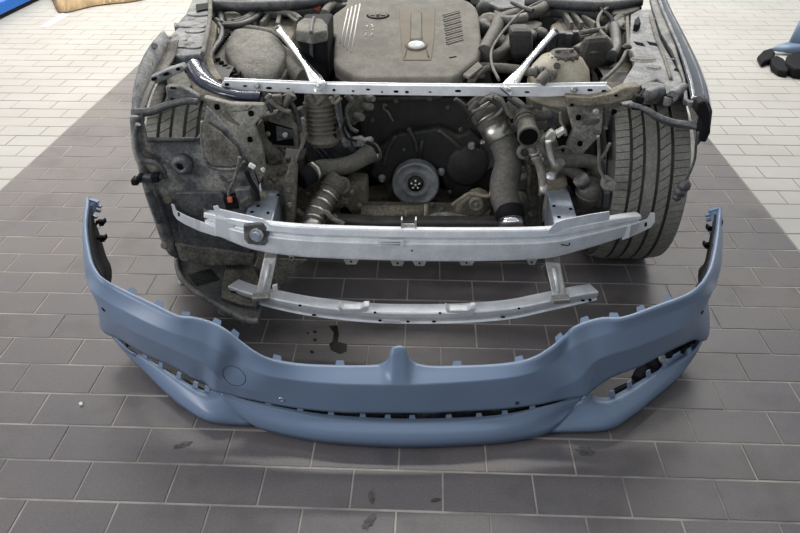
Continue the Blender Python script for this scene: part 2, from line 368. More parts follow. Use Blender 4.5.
    # little teeth on the edge of the lower opening and of the side vents
    def teeth(P, N, idx, h=.008, wd=.012):
        for i in idx:
            p = P[i]; t = P[i+1]-P[i-1]; t /= np.linalg.norm(t); n = N[i]; b = MB()
            b.prism([p-t*wd-n*.001, p+t*wd-n*.001, p+t*wd*.8+n*.006+np.array([0, 0, h]), p-t*wd*.8+n*.006+np.array([0, 0, h])], n*.003)
            b.build('edge_tab', 'primer_blue', root)
    nD = inward(D); VD = np.array([400+F*((p-CAM)@RT)/((p-CAM)@FW) for p in D])
    teeth(D, nD, [int(np.argmin(abs(VD-x))) for x in (270, 297, 327, 357, 386, 416, 446, 476, 505, 533)], .007, .009)
    for side, xs in ((0, (146, 160, 178, 195, 208)), (1, (612, 631, 650, 666, 690))):
        d = up(S(LIPS[side][0])); n_ = inward(d)*(1 if side == 0 else -1); vd = np.array([400+F*((p-CAM)@RT)/((p-CAM)@FW) for p in d])
        teeth(d, n_, [min(len(d)-2, max(1, int(np.argmin(abs(vd-x))))) for x in xs], .016, .010)
    # towing eye cover: a fine circular groove; sensor holes
    def on_skin(x, y):
        V2 = np.array([[400+F*((p-CAM)@RT)/((p-CAM)@FW), 266.5-F*((p-CAM)@UP)/((p-CAM)@FW)] for p in allp]); i = int(np.argmin(((V2-[x, y])**2).sum(1))); return i
    Pg = np.array(prof).transpose(1, 0, 2); dU = np.gradient(Pg, axis=0); dV = np.gradient(Pg, axis=1); NN = np.cross(dU, dV); NN /= np.linalg.norm(NN, axis=2)[:, :, None]+1e-12
    from mathutils.bvhtree import BVHTree
    tree = BVHTree.FromPolygons([tuple(v) for v in skin.v], skin.f)
    def hit(x, y):
        d = Vector(ray(x, y)).normalized(); l, n, i, t = tree.ray_cast(Vector(CAM), d)
        if n.dot(d) > 0: n = -n
        return l, n, d
    g = []
    for k in range(33):
        a = 2*math.pi*k/32
        ex, ey = 12.5*math.cos(a), 8.6*math.sin(a); r = math.radians(32)
        l, n, d = hit(234.3+ex*math.cos(r)-ey*math.sin(r), 375.5+ex*math.sin(r)+ey*math.cos(r)); g.append(np.array(l+n*.0005))
    MB().tube(g, .0016, 6, False, 1).build('tow_eye_cover_seam', 'navy_paint', root)
    for x, y, r, mt in ((104, 309, .007, 'black_plastic'), (281.5, 399, .008, 'aluminium_matt'), (517, 402.5, .005, 'black_plastic'), (701.5, 312, .006, 'black_plastic')):
        l, n, d = hit(x, y); b = MB(); b.lathe([(r, -.002), (r, .0045), (r*.72, .0048), (r*.6, .002)], np.array(l-n*.001), n, 16, True); b.build('sensor_hole', mt, root)
    # parts behind the side vents
    for x, y in ((113, 331), (119, 337), (124, 342)): MB().box(aZ(x+3, y, .10), (.012, .03, .018), (0, 0, .6)).build('vent_comb', 'black_plastic', root, bevel=.002)
    for x, y in ((699, 340), (693, 346), (688, 350)): MB().box(aZ(x-4, y-1, .10), (.012, .03, .018), (0, 0, -.6)).build('vent_comb', 'black_plastic', root, bevel=.002)
    MB().prism([aZ(660, 362, .05), aZ(696, 342, .09), aZ(690, 341, .12), aZ(664, 352, .13)], (.01, .03, 0)).build('vent_liner', 'black_plastic', root)
    b = MB()
    b.tube([aZ(638, 381, .05), aZ(644, 373, .06), aZ(652, 367, .07), aZ(660, 360, .08)], [.022, .026, .02, .016], 12)
    b.tube([aZ(641, 366, .07), aZ(650, 360, .085), aZ(658, 356, .09), aZ(668, 352, .09)], [.012, .017, .014, .02], 12)
    b.lathe([(.02, -.01), (.024, 0), (.02, .012)], aZ(650, 362, .09), (1, .3, .4), 16, True)
    b.tube([aZ(612, 394, .05), aZ(622, 389, .06), aZ(634, 384, .06)], .012, 10)
    b.build('washer_nozzle', 'black_plastic', root)
    MB().lathe([(.012, 0), (.016, .004), (.012, .008)], aZ(661, 358, .10), (.5, -.6, .5), 14, True).build('nozzle_ring', 'pulley_grey', root)
    for seg in (((120, 345), (150, 362)), ((146, 360), (176, 376)), ((172, 374), (206, 389))):
        (x0, y0), (x1, y1) = seg
        a, c = aZ(x0, y0, .07), aZ(x1, y1, .06); dn = np.array([.03, .05, -.045])
        MB().prism([a, c, c+dn, a+dn], (.002, .003, .003)).build('vent_duct_panel', 'liner_dark', root)
    return root
build_bumper()
# ------------------------------------------------------------------ the stripped car
CAR = empty('car', (-.04, 2.42, 0), 'dusty grey car with its nose stripped off, engine bay and crash beam bare', 'car')
def part(mb, name, mt, parent=CAR, **k): return mb.build(name, mt, parent, **k)
def poly(L, Y, t, name, mt, parent=CAR, bevel=.003, ext=None, label=None):   # a plate cut along the outline L, t thick
    return MB().prism(pts(L, Y), ext if ext is not None else (0, t, 0)).build(name, mt, parent, label, bevel)
def flat(L, pl, t, name, mt, parent=CAR, bevel=.003, label=None):            # the same on a sloping plane
    return MB().prism([aP(x, y, pl) for x, y in L], (0, 0, -t)).build(name, mt, parent, label, bevel)
def hose(L, r, name, mt, parent=CAR, Y=None, seg=12, n=6, **k):
    return MB().tube(pts(L, Y), r, seg, True, n, **k).build(name, mt, parent)
def ring(p, ax, r, wd, name, mt, parent=CAR, t=.004, seg=24):
    return MB().lathe([(r, -wd/2), (r+t, -wd/2), (r+t, wd/2), (r, wd/2), (r, -wd/2)], p, ax, seg).build(name, mt, parent)
def bolt(p, ax, r, mt='cast_aluminium', parent=CAR, name='bolt', h=None):
    h = h or r*.8
    return MB().lathe([(r*1.5, -h*.3), (r*1.5, h*.3), (r, h*.32), (r*.95, h)], p, ax, 6 if r < .006 else 10, True).build(name, mt, parent)
def slot(x, y, Y, w, h, name='slot', mt='void_black', parent=CAR, ax=None, pl=None, tilt=0):   # thin dark plate standing in for a hole, its shade put into the colour
    c = aY(x, y, Y) if pl is None else aP(x, y, pl)
    P = [];
    for k in range(12):
        a = 2*math.pi*k/12; u, v = w/2*math.copysign(abs(math.cos(a))**.7, math.cos(a)), h/2*math.copysign(abs(math.sin(a))**.7, math.sin(a))
        u, v = u*math.cos(tilt)-v*math.sin(tilt), u*math.sin(tilt)+v*math.cos(tilt)
        P.append(c+(np.array([u, -.0015, v]) if pl is None else np.array([u, v, v*pl[1]+.0015])))
    return MB().prism(P, (0, .003, 0) if pl is None else (0, 0, -.003)).build(name, mt, parent)
def dim(o): return o
# --- dark tub: firewall, sills and floor of the engine bay, underbody
def build_tub():
    b = MB()
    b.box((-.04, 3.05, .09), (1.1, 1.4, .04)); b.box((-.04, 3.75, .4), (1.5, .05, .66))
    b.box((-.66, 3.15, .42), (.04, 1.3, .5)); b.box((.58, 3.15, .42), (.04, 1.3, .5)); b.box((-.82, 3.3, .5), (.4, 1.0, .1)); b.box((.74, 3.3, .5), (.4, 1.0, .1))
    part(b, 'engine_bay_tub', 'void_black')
    part(MB().box((-.06, 3.14, .40), (.62, 1.1, .42)), 'engine_block', 'soot_black', bevel=.03)
    for sx in (-1, 1):                                 # wheel houses behind the tyres
        b = MB(); c = -.04+sx*.8
        b.grid([[(c+dx, 2.46-.37*math.cos(a), .34+.352*math.sin(a)) for dx in (-.15, .14)] for a in np.linspace(1.25, 3.1, 14)])
        b.grid([[(c-sx*.17, 2.46-r*math.cos(a), .34+r*.95*math.sin(a)) for r in (.02, .37)] for a in np.linspace(.5, 3.1, 14)])
        part(b, 'wheel_house', 'soot_black')
    for sx in (-1, 1):                                 # wing tops running back out of the picture
        x = -.04+sx*.95
        G = [[(x-sx*.16, y, .80+.06*(y-3)), (x-sx*.05, y, .80+.06*(y-3)), (x, y, .74+.06*(y-3)), (x+sx*.01, y, .6)] for y in np.linspace(3.15, 4.4, 6)]
        part(MB().sheet(G, .004*sx), 'front_wing_rear', 'navy_paint')
build_tub()
# --- wheels
def build_wheel(cx, label):
    cy_, r, wd = 2.42, .338, .262; c = np.array([cx, cy_, r])
    ty = MB().lathe([(.20, -.10), (.235, -.128), (.28, -.134), (.312, -.128), (.326, -.112), (.329, -.09), (.330, 0), (.329, .09), (.326, .112), (.312, .128), (.28, .134), (.235, .128), (.20, .10)], c, (1, 0, 0), 72)
    wheel = empty('wheel', (cx, cy_, r), None, None); wheel.parent = CAR; wheel.location = Vector((cx, cy_, r))-CAR.location
    ty.build('tyre', 'tyre_rubber', wheel)
    MB().lathe([(.21, -.10), (.20, -.09), (.19, 0), (.20, .10), (.215, .105)], c, (1, 0, 0), 40).build('rim_barrel', 'aluminium_matt', wheel)
    b = MB()
    for k in range(5):
        a = k*2*math.pi/5; b.prism([c+[.06, math.cos(a+q)*rr, math.sin(a+q)*rr] for q, rr in ((-.18, .19), (-.4, .04), (.4, .04), (.18, .19))], (.02, 0, 0))
    b.lathe([(.045, .05), (.05, .09), (.03, .1)], c, (1, 0, 0), 20, True); b.build('rim_spokes', 'aluminium_matt', wheel)
    # tread: five bands of blocks, cut by sipes
    bands = [(-.121, -.079, 84, -.06, 1), (-.067, -.036, 60, -.45, 1), (-.025, .010, 1, 0, 0), (.022, .055, 60, -.55, 1), (.068, .121, 84, -.1, 1)]
    for lo, hi, n, sk, cut in bands:
        b = MB(); N = n if cut else 72
        for k in range(N):
            a0 = 2*math.pi*k/N; a1 = a0+2*math.pi/N*(.9 if cut else 1.0)
            V = []
            for x, drop in ((lo, .009 if lo < -.1 else 0), (hi, .009 if hi > .1 else 0)):
                t = sk*(x-lo)/.25
                for rr in (.325, r-drop):
                    for a in (a0, a1): V.append(c+np.array([x, rr*math.cos(a+t), rr*math.sin(a+t)]))
            b.add(V, [(2, 3, 7, 6), (0, 1, 3, 2), (4, 6, 7, 5), (0, 2, 6, 4), (1, 5, 7, 3)], False)
        b.build('tread_rib', 'tyre_tread', wheel, fix=False)
    return wheel
build_wheel(.745, None); build_wheel(-.83, None)
# --- upper crossmember
def build_crossmember():
    Y = 2.25; L = [(219,88.5),(222,83),(224,80.5),(315,84),(400,85.5),(500,86.5),(560,86.5),(606,85.5),(612,90),(610,94.5),(585,95),(548,97),(500,96.5),(440,96),(315,94.2),(250,91)]
    o = poly(L, Y, .028, 'upper_crossmember', 'aluminium', bevel=.002)
    top = [(224,80.5),(224,78),(315,81.8),(400,83.5),(480,84.3),(607,82.3),(607,85.5),(560,86.5),(500,86.5),(400,85.5),(315,84)]
    MB().prism(pts(top, Y+.012), (0, .004, .0)).build('rear_lip', 'aluminium', o, None)
    for x, y, w_, h_ in ((227,84.5,.016,.01),(245,86,.014,.006),(269,88,.02,.008),(288,88.5,.012,.004),(334,90,.01,.008),(353,91,.008,.006),(368,89.5,.014,.006),(382,92,.006,.006),(396,91.5,.016,.008),(407,92,.012,.008),(458,91,.02,.008),(527,92,.016,.006),(574,90,.024,.012),(590,90,.018,.008),(604,91,.016,.008),(430,92,.01,.004)):
        slot(x, y, Y, w_, h_, parent=o)
    for x, y in ((257, 85.5), (574, 89.6)): bolt(aY(x, y, Y-.002), (0, -1, .2), .007, 'cast_aluminium', o)
build_crossmember()
def brace(L, label):                                   # round bar with pressed flat ends
    P = cr1(pts(L), 8); n = len(P); G = []
    T = P[-1]-P[0]; T /= np.linalg.norm(T); v = (CAM-P[n//2]); v -= T*(v@T); v /= np.linalg.norm(v); u = np.cross(T, v)
    for i, p in enumerate(P):
        f = i/(n-1); s0 = max(0, 1-f/.12); s1 = max(0, (f-.66)/.34); s1 = min(1, s1*1.6)
        a = .0135*(1+.25*s0+.75*s1); bb = .0135*(1-.6*s0-.7*s1)
        G.append([p+a*math.cos(t)*u+bb*math.sin(t)*v for t in np.linspace(0, 2*math.pi, 17)[:-1]])
    m = MB().grid(G, True); k = len(G)*16; m.f += [tuple(range(16)), tuple(range(k-16, k))[::-1]]; m.sm += [False]*2
    o = m.build('strut_brace', 'aluminium_bar', CAR, label)
    e = P[-1]-T*.016+v*.006; bolt(e, v, .0085, 'cast_aluminium', o)
    e = P[0]+T*.012+v*.006; bolt(e, v, .006, 'dusty_grey', o)
brace([(277, 27.5, 2.74), (300, 57, 2.5), (321, 88, 2.235)], None)
brace([(556, 30, 2.74), (530, 60, 2.5), (505, 92, 2.235)], None)
# --- engine cover
def build_cover():
    pl = (.685, .2, 2.42)
    L = [(352,-8),(345,5),(334,13),(327,19),(325.5,23),(328,30),(335,36),(333.5,46),(333.5,60),(335,65),(341,69.5),(352,76),(363,78.5),(452,77.5),(459,74),(477,59),(481,50),(481,36),(479,14),(476,6),(470,1),(462,-2),(455,-8)]
    o = MB().prism([aP(x, y, pl) for x, y in L], (0, 0, -.05)).build('engine_cover', 'dusty_cover', CAR, None, .014)
    o.modifiers['bevel'].segments = 3; o.modifiers['bevel'].angle_limit = math.radians(50)
    def on(L, t, nm, mt, bv=.001, up=.0): return MB().prism([aP(x, y, pl)+[0, 0, t+up] for x, y in L], (0, 0, -t-.004)).build(nm, mt, o, None, bv)
    # raised middle deck: outline step
    on([(399,9.5),(411,13.5),(410.5,38),(409,44),(406,58),(403,60.5),(401,40)], .0025, 'tan_insert', 'tan_insert')
    on([(435,8),(422,13),(422,38),(425,44),(427,58),(431,60.5),(434,38)], .0025, 'tan_insert', 'tan_insert')
    on([(403,60.5),(406,50),(427,50),(431,60.5)], .0025, 'tan_insert', 'tan_insert')
    on([(411.5,13),(421,13),(421.5,40),(410.5,40)], .005, 'centre_rib', 'dusty_cover')
    # round emblem: ring, white disc, faint quarters
    c = aP(416.3, 46, pl); n = np.array([0, -.2, 1]); n /= np.linalg.norm(n)
    e = MB().lathe([(.041, -.004), (.041, .007), (.036, .009), (.031, .007), (.031, -.002)], c, n, 36).build('emblem_ring', 'tan_insert', o)
    MB().lathe([(.031, .0), (.031, .0065), (.0, .0068)], c, n, 36).build('emblem_disc', 'emblem_white', o)
    ux = np.array([1, 0, 0]); uy = np.cross(n, ux)
    for q in (1, 3):
        a0 = q*math.pi/2; P = [c+n*.0068]+[c+n*.0068+.019*(math.cos(a0+a)*ux+math.sin(a0+a)*uy) for a in np.linspace(0, math.pi/2, 7)]
        MB().prism(P, n*.0008).build('emblem_quarter', 'emblem_blue', o)
    # oil filler: dark recess with a bridged cap
    c = aP(378, 15.8, pl)
    def ell(rx, ry, k=28): return [c+rx*math.cos(a)*ux+ry*math.sin(a)*uy for a in np.linspace(0, 2*math.pi, k+1)[:-1]]
    MB().prism([p+n*.001 for p in ell(.046, .03)], -n*.004).build('filler_recess', 'void_black', o)
    f = MB().prism([p+n*.005 for p in ell(.039, .023)], -n*.006).build('oil_filler_cap', 'dusty_cover', o, None, .002)
    MB().box(c+n*.009, (.014, .044, .008)).build('cap_grip', 'dusty_cover', o, bevel=.003)
    for sx in (-1, 1): MB().box(c+n*.0055+ux*sx*.022, (.018, .02, .003)).build('cap_pocket', 'tan_insert', o, bevel=.001)
    # four pale ribs, pressed lettering strokes, seven slits
    for a, b_ in (((348,9.5),(340.5,43.5)), ((352,7),(343.8,47)), ((356,5.5),(347.5,50)), ((360,4.5),(351,52))):
        MB().tube([aP(*a, pl)+[0, 0, .001], aP(*b_, pl)+[0, 0, .001]], .0028, 8).build('pressed_rib', 'white_plastic', o)
    for L in ([(364.5,37),(366,33),(368,36.5)], [(365,31.5),(368.5,31.5)], [(366,28),(367.5,25.5)], [(371.5,24.5),(373,26.5),(371,28)], [(371,31),(373.5,29.5)], [(370.5,37),(372,33),(373.5,36)]):
        MB().tube([aP(x, y, pl)+[0, 0, .0008] for x, y in L], .0016, 6, True, 1).build('pressed_lettering', 'white_plastic', o)
    for i in range(7):
        y = 15.2+4.55*i; x0 = 442.5+.55*i
        on([(x0, y), (x0+9, y-2.2), (x0+17, y-4.6), (x0+17.5, y-3.8), (x0+9, y-.6), (x0+.5, y+1.2)], .0008, 'vent_slit', 'void_black', 0)
        on([(x0+1, y+1.4), (x0+17.5, y-3.4), (x0+17.5, y-2.2), (x0+1, y+2.6)], .004, 'vent_louvre', 'dusty_cover', .001)
    on([(449,57.5),(457,56),(456,57.2),(450,58.4)], .001, 'vent_slit', 'void_black', 0)
    for L in ([(340,69.5),(335,75),(352,81),(363,83),(452,82),(452,77.5),(363,78.5),(352,76)],): 
        MB().prism([aP(x, y, (.64, .2, 2.42)) for x, y in L], (0, .05, -.06)).build('cover_skirt', 'soot_black', o, None, .004)
    # small tongue at the right corner
    on([(463,73),(478,60),(483,65),(469,76)], -.014, 'cover_tongue', 'dusty_cover', .002)
build_cover()
# --- crash beam, its end plates, struts and the lower bar
def sweep(path, prof, name, mt, parent=CAR, n=8, label=None, vis=0):   # path (px, py, Y, scale); prof (dy, dz) swept along it
    P = cr1([list(aY(x, y, Y))+[s_] for x, y, Y, s_ in path], n); T = np.gradient(P[:, :3], axis=0); T[:, 2] = 0; T /= np.linalg.norm(T, axis=1)[:, None]
    N = np.c_[-T[:, 1], T[:, 0], 0*T[:, 0]]
    G = [[p[:3]+nn*dy+np.array([0, 0, dz*p[3]]) for dy, dz in prof] for p, nn in zip(P, N)]
    m = MB().grid(G, True, smooth=False); k = len(prof); t = len(G)*k; m.f += [tuple(range(k)), tuple(range(t-k, t))[::-1]]; m.sm += [False]*2
    return m.build(name, mt, parent, label, .0025), P[:, :3]
def build_beam():
    path = [(205,222,1.925,.62),(228,229.5,1.888,.82),(250,235.5,1.86,.95),(285,240.5,1.832,1),(320,243,1.815,1),(400,245.5,1.80,1),(480,246,1.81,1),(547,244,1.84,.96),(585,237,1.875,.86),(620,228.5,1.915,.72),(640,223,1.94,.5)]
    prof = [(.034,.046),(.024,.05),(.022,.054),(.004,.055),(0,.05),(-.003,.03),(.010,.021),(.010,.014),(-.002,.006),(0,-.05),(.004,-.058),(.055,-.058)]
    o, P = sweep(path, prof, 'crash_beam', 'aluminium')
    poly([(378,240),(403.5,240.5),(403.5,247),(378,246.5)], 1.794, .004, 'beam_sticker', 'sticker', o, .0005)
    for y in (242.2, 244.6): MB().tube(pts([(381,y),(400,y+.3)], 1.7935), .0018, 6, True, 1).build('sticker_line', 'ink_grey', o)
    # threaded socket of the towing eye
    poly([(243,226),(262,223.5),(268,228),(269,242),(264,246),(248,244.5),(244,240)], 1.842, .02, 'tow_socket', 'liner_grey', o, .004)
    for rr, mt_, nm, d in ((.022, 'cast_aluminium', 'socket_plate', .0), (.012, 'aluminium_bar', 'socket_nut', -.006)):
        MB().lathe([(rr, .004), (rr, -.008), (rr*.55, -.012), (rr*.45, -.004)], aY(256.5, 235, 1.832)+[0, d, 0], (-.15, -1, .1), 18 if rr < .02 else 8, True).build(nm, mt_, o)
    poly([(214.5,217.5),(234.5,221),(234,241),(215,236)], 1.885, .012, 'white_spacer', 'sticker', o, .003)
    poly([(416,221),(416,236.5),(401,236.5),(401,221),(402.5,221),(402.5,224),(414.5,224),(414.5,221)], 1.82, .004, 'centre_bracket', 'cast_aluminium', o, .001)
    for x in (401, 415.2): MB().prism(pts([(x,220),(x+1.3,220),(x+1.3,236),(x,236)], 1.812), (0, .02, 0)).build('bracket_flange', 'cast_aluminium', o)
    slot(408.8, 231, 1.817, .014, .014, parent=o)
    for x0, x1, y in ((343,359,260.5),(390,405,262),(412,427,262),(458,475,261.5),(526,537.5,261),(288,295,257)):
        q = poly([(x0,y-2),(x1,y-2),(x1-2.5,y+4),(x0+3,y+4)], 1.812, .003, 'beam_tab', 'cast_aluminium', o, .001); slot((x0+x1)/2, y+1.3, 1.811, .006, .006, parent=q)
    slot(412, 250.5, 1.799, .005, .006, parent=o)
    q = MB().tube(pts([(561,244.5),(567,245.5),(569.5,244.5),(569,243)], 1.846), .0022, 6).build('beam_hook', 'soot_black', o)
    # crash plates reaching outwards
    L = [(171,204),(174,205),(176.5,211),(190,217.5),(204.5,223),(215,227),(216,236.5),(200,231.5),(184,224),(177,219.5),(173,214)]
    q = MB().prism([aY(x, y, 1.985-(x-171)*.0019) for x, y in L], (0, .004, 0)).build('end_bracket', 'aluminium', CAR, None, .001)
    MB().prism(pts([(177.5,212.5),(181.5,213.5),(182.5,217.5),(178,216)], 1.968), (0, .003, 0)).build('bracket_slot', 'void_black', q)
    MB().prism(pts([(195,219.5),(202,222),(203.5,232),(197,229)], 1.93), (0, .004, 0)).build('pale_pad', 'sticker', q)
    poly([(203.5,208.5),(215.5,216),(215.5,224),(204.5,222)], 1.93, .004, 'end_lug', 'rail_beige', CAR, .001)
    L = [(655,213),(651,213),(647,219.5),(634,223.5),(622,227.5),(622,240.5),(638,234),(651,227.5),(655,222)]
    q = MB().prism([aY(x, y, 1.985-(655-x)*.0019) for x, y in L], (0, .004, 0)).build('end_bracket', 'aluminium', CAR, None, .001)
    MB().prism(pts([(647,222.5),(642,224.5),(642,228),(647,226)], 1.965), (0, .003, 0)).build('bracket_slot', 'void_black', q)
    MB().prism(pts([(631,225.5),(624,228),(622,240),(629,237.5)], 1.922), (0, .004, 0)).build('pale_pad', 'sticker', q)
    poly([(621.5,217),(609,222.5),(609,231.5),(619,229)], 1.925, .004, 'end_lug', 'cast_aluminium', CAR, .001)
    for L, sgn in (([(213,206.5),(217.5,205.5),(219.5,209),(245,215),(263,219),(272,225.5),(272,229.5),(262,228),(216,217.5)], 0),
                   ([(548,231),(556,222.5),(565,219.5),(590,214.5),(609.5,211.5),(610,216),(608.5,221),(598,225.5),(570,230),(549,233)], 1)):
        q = MB().prism([aY(x, y, (1.902-.0011*(x-214)) if not sgn else (1.834+.0011*(x-548))) for x, y in L], (0, .004, 0)).build('upper_plate', 'aluminium', CAR, None, .001)
        xx, yy = ((221, 213) if not sgn else (597, 224)); MB().lathe([(.004, 0), (.004, .003)], aY(xx, yy, 1.93), (0, -1, .3), 10, True).build('rivet', 'chrome', q)
    # crush boxes
    for L, side in (([(260,181.5),(282,182),(272,223),(245,214)], 0), ([(546,186),(567.5,185.5),(578,220),(554,224)], 1)):
        T = [aP(x, y, (.392, .02, 1.9)) for x, y in L]
        q = MB().prism(T, (0, 0, -.11)).build('crush_box', 'crush_alu', CAR, None, .004)
        for x, y in (((266,187),(278,195),(252,212),(268,213),(258,206)) if not side else ((554,206),(570.5,209),(559,217),(573,199))):
            MB().lathe([(.006, -.001), (.006, .0015)], aP(x, y, (.3925, .02, 1.9)), (0, 0, 1), 10, True).build('hole', 'void_black', q)
    # struts to the lower bar
    for L in ([(264,258),(277,258),(269,296),(256,294)], [(545,262),(560,263),(566,296),(553,298)]):
        a, b_, c, d = [aY(L[0][0], L[0][1], 1.87), aY(L[1][0], L[1][1], 1.87), aY(L[2][0], L[2][1], 1.80), aY(L[3][0], L[3][1], 1.80)]
        q = MB().prism([a, b_, c, d], (0, .03, .015)).build('lower_strut', 'cast_aluminium', CAR, None, .003)
        m1, m2 = (a+b_)/2, (c+d)/2; MB().tube([m1*.85+m2*.15+[0, -.002, 0], m1*.15+m2*.85+[0, -.002, 0]], .006, 8, True, 1).build('strut_bead', 'aluminium', q)
        MB().box(m2+[0, -.02, .006], (.055, .03, .016), (0, 0, .15)).build('strut_foot', 'cast_aluminium', q, bevel=.003)
    for L in ([(277,259),(307,260),(298,266),(281,285),(274,285)], [(546,264),(541,268),(546,278),(552,290),(556,284)]):
        poly(L, 1.91, .006, 'strut_gusset', 'mud_grey', CAR, .002)
    poly([(272,286),(277,285),(277.5,291),(273,292)], 1.79, .01, 'clip', 'white_plastic', CAR, .002)
    # lower bar
    path = [(228,288.5,1.85,.45),(245,296.5,1.81,.8),(272,303.5,1.78,.95),(310,311,1.755,1),(360,316.7,1.735,1),(400,318.5,1.73,1),(460,318,1.735,1),(510,314,1.755,1),(550,306,1.785,.95),(580,299.5,1.815,.9),(598,296,1.84,.75)]
    prof = [(.05,.020),(.004,.022),(0,.018),(0,.002),(.006,-.002),(.006,-.016),(0,-.021),(.05,-.021)]
    o, P = sweep(path, prof, 'lower_bar', 'aluminium')
    for x0, x1, ya in ((338,369,310.5),(445,476,312)):
        MB().prism([aY(x, y, 1.735) for x, y in ((x0,ya-4),(x0+5,ya-1.5),(x0+22,ya-1.5),(x0+26,ya-4),(x1,ya-4),(x1-3,ya+3.5),(x0+3,ya+3.5))], (0, .03, 0)).build('bar_saddle', 'aluminium', o, None, .002)
    for x, y, Y, w_, h_ in ((300,305.5,1.752,.01,.006),(314,315,1.75,.014,.006),(234,292,1.83,.022,.005),(375,312.5,1.73,.008,.006),(380,320.5,1.73,.01,.006),(408,321.5,1.73,.01,.006),(440,313,1.73,.008,.006),(434,321.5,1.73,.012,.006),(519,308.5,1.754,.008,.006),(503,317,1.75,.014,.006),(583,300.5,1.815,.012,.006),(590,300,1.823,.01,.008)):
        slot(x, y, Y-.001, w_, h_, parent=o)
    poly([(383,319.8),(400,320.8),(400,324),(383,323)], 1.728, .003, 'bar_sticker', 'sticker', o, .0005)
build_beam()
# --- longitudinal rails and the inner front structure
def build_rails():
    # left rail head, muddy
    b = MB(); b.prism([aP(x, y, (.43, .1, 2.15)) for x, y in ((268,160),(291,156),(292,170),(285,183),(260,182))], (0, 0, -.16)); part(b, 'rail_head', 'mud_grey', bevel=.008)
    b = MB(); b.prism(pts([(283,183),(291,160),(296,172),(294,226),(286,226)], 2.05), (0, .05, 0)); part(b, 'rail_flange', 'mud_grey', bevel=.006)
    for k in range(9):
        x, y = random.uniform(262, 290), random.uniform(158, 180); p = aP(x, y, (.435, .1, 2.15))
        part(MB().lathe([(.0, .008), (.008, .006), (.014, 0), (.012, -.006)], p, (random.uniform(-.4, .4), random.uniform(-.4, .2), 1), 7), 'mud_lump', 'mud_brown')
    b = MB(); b.prism([aP(x, y, (.415, .1, 2.15)) for x, y in ((544,165),(566,166),(568,185),(546,187))], (0, 0, -.14)); part(b, 'rail_head', 'rail_beige', bevel=.006)
    bolt(aP(551, 176, (.42, .1, 2.15)), (0, -.4, 1), .012, 'aluminium'); bolt(aP(556, 172, (.42, .1, 2.15)), (0, -.4, 1), .008, 'cast_aluminium')
    # duct mouth beside the left rail
    o = poly([(261,117),(285,112),(297,127),(299,150),(271,147),(264,135)], 2.2, .05, 'duct_frame', 'mud_grey', bevel=.006)
    MB().prism(pts([(266,121),(292,129),(294,146),(273,144.5),(267,133)], 2.196), (0, .03, 0)).build('duct_mouth', 'void_black', o)
    MB().prism(pts([(276,126),(292,130),(293,138),(277,141)], 2.194), (0, .004, 0)).build('duct_flap', 'liner_dark', o)
    # big triangular supports
    o = MB().prism([aY(x, y, 2.16-(y-98)*.001) for x, y in ((203,97),(230,104),(264,105),(267,112),(254,126),(262,150),(266,172),(259,184),(251,163),(236,139),(218,120),(207,106))], (0, .03, 0)).build('lamp_support', 'support_grey', CAR, None, .006)
    for x, y in ((217,107),(251,113.5),(250,139.5)): slot(x, y, 2.158-(y-98)*.001, .018, .02, 'hole', parent=o)
    MB().tube(pts([(222,112),(232,120),(244,127),(247,126)], 2.14), .008, 8).build('pressed_bead', 'rail_beige', o)
    MB().tube(pts([(228,112),(245,110),(252,106)], 2.15), .004, 8).build('pressed_edge', 'dusty_grey', o)
    part(MB().prism(pts([(256,126),(266,117),(274,146),(285,158),(270,168),(263,150)], 2.2), (0, .05, 0)), 'rail_web', 'mud_grey', bevel=.006)
    o = MB().prism([aY(x, y, 2.28-(y-100)*.001) for x, y in ((566,104),(600,103),(632,98),(627,107),(616,118),(602,134),(583,155),(565,157),(567,146),(573,131),(569,117))], (0, .03, 0)).build('lamp_support', 'support_grey', CAR, None, .006)
    for x, y in ((578.5,117.5),(614,112),(580,143.5)): slot(x, y, 2.265-(y-98)*.001, .018, .02, 'hole', parent=o)
    MB().prism(pts([(576,128),(584,121),(598,119),(600,122),(592,129),(580,132)], 2.255), (0, .006, 0)).build('highlight_patch', 'dusty_grey', o, None, .003)  # plate put in for a highlight on the support
    o = MB().prism([aY(x, y, 2.22-abs(x-600)*.0002) for x, y in ((566,97),(590,98),(612,94),(625,88),(640,86),(641,91),(632,99),(610,105),(568,108))], (0, .05, .0)).build('rail_nose', 'rail_beige', CAR, None, .006)
    for x, y in ((572,105),(616,95.5)): slot(x, y, 2.21, .012, .008, 'hole', parent=o)
build_rails()
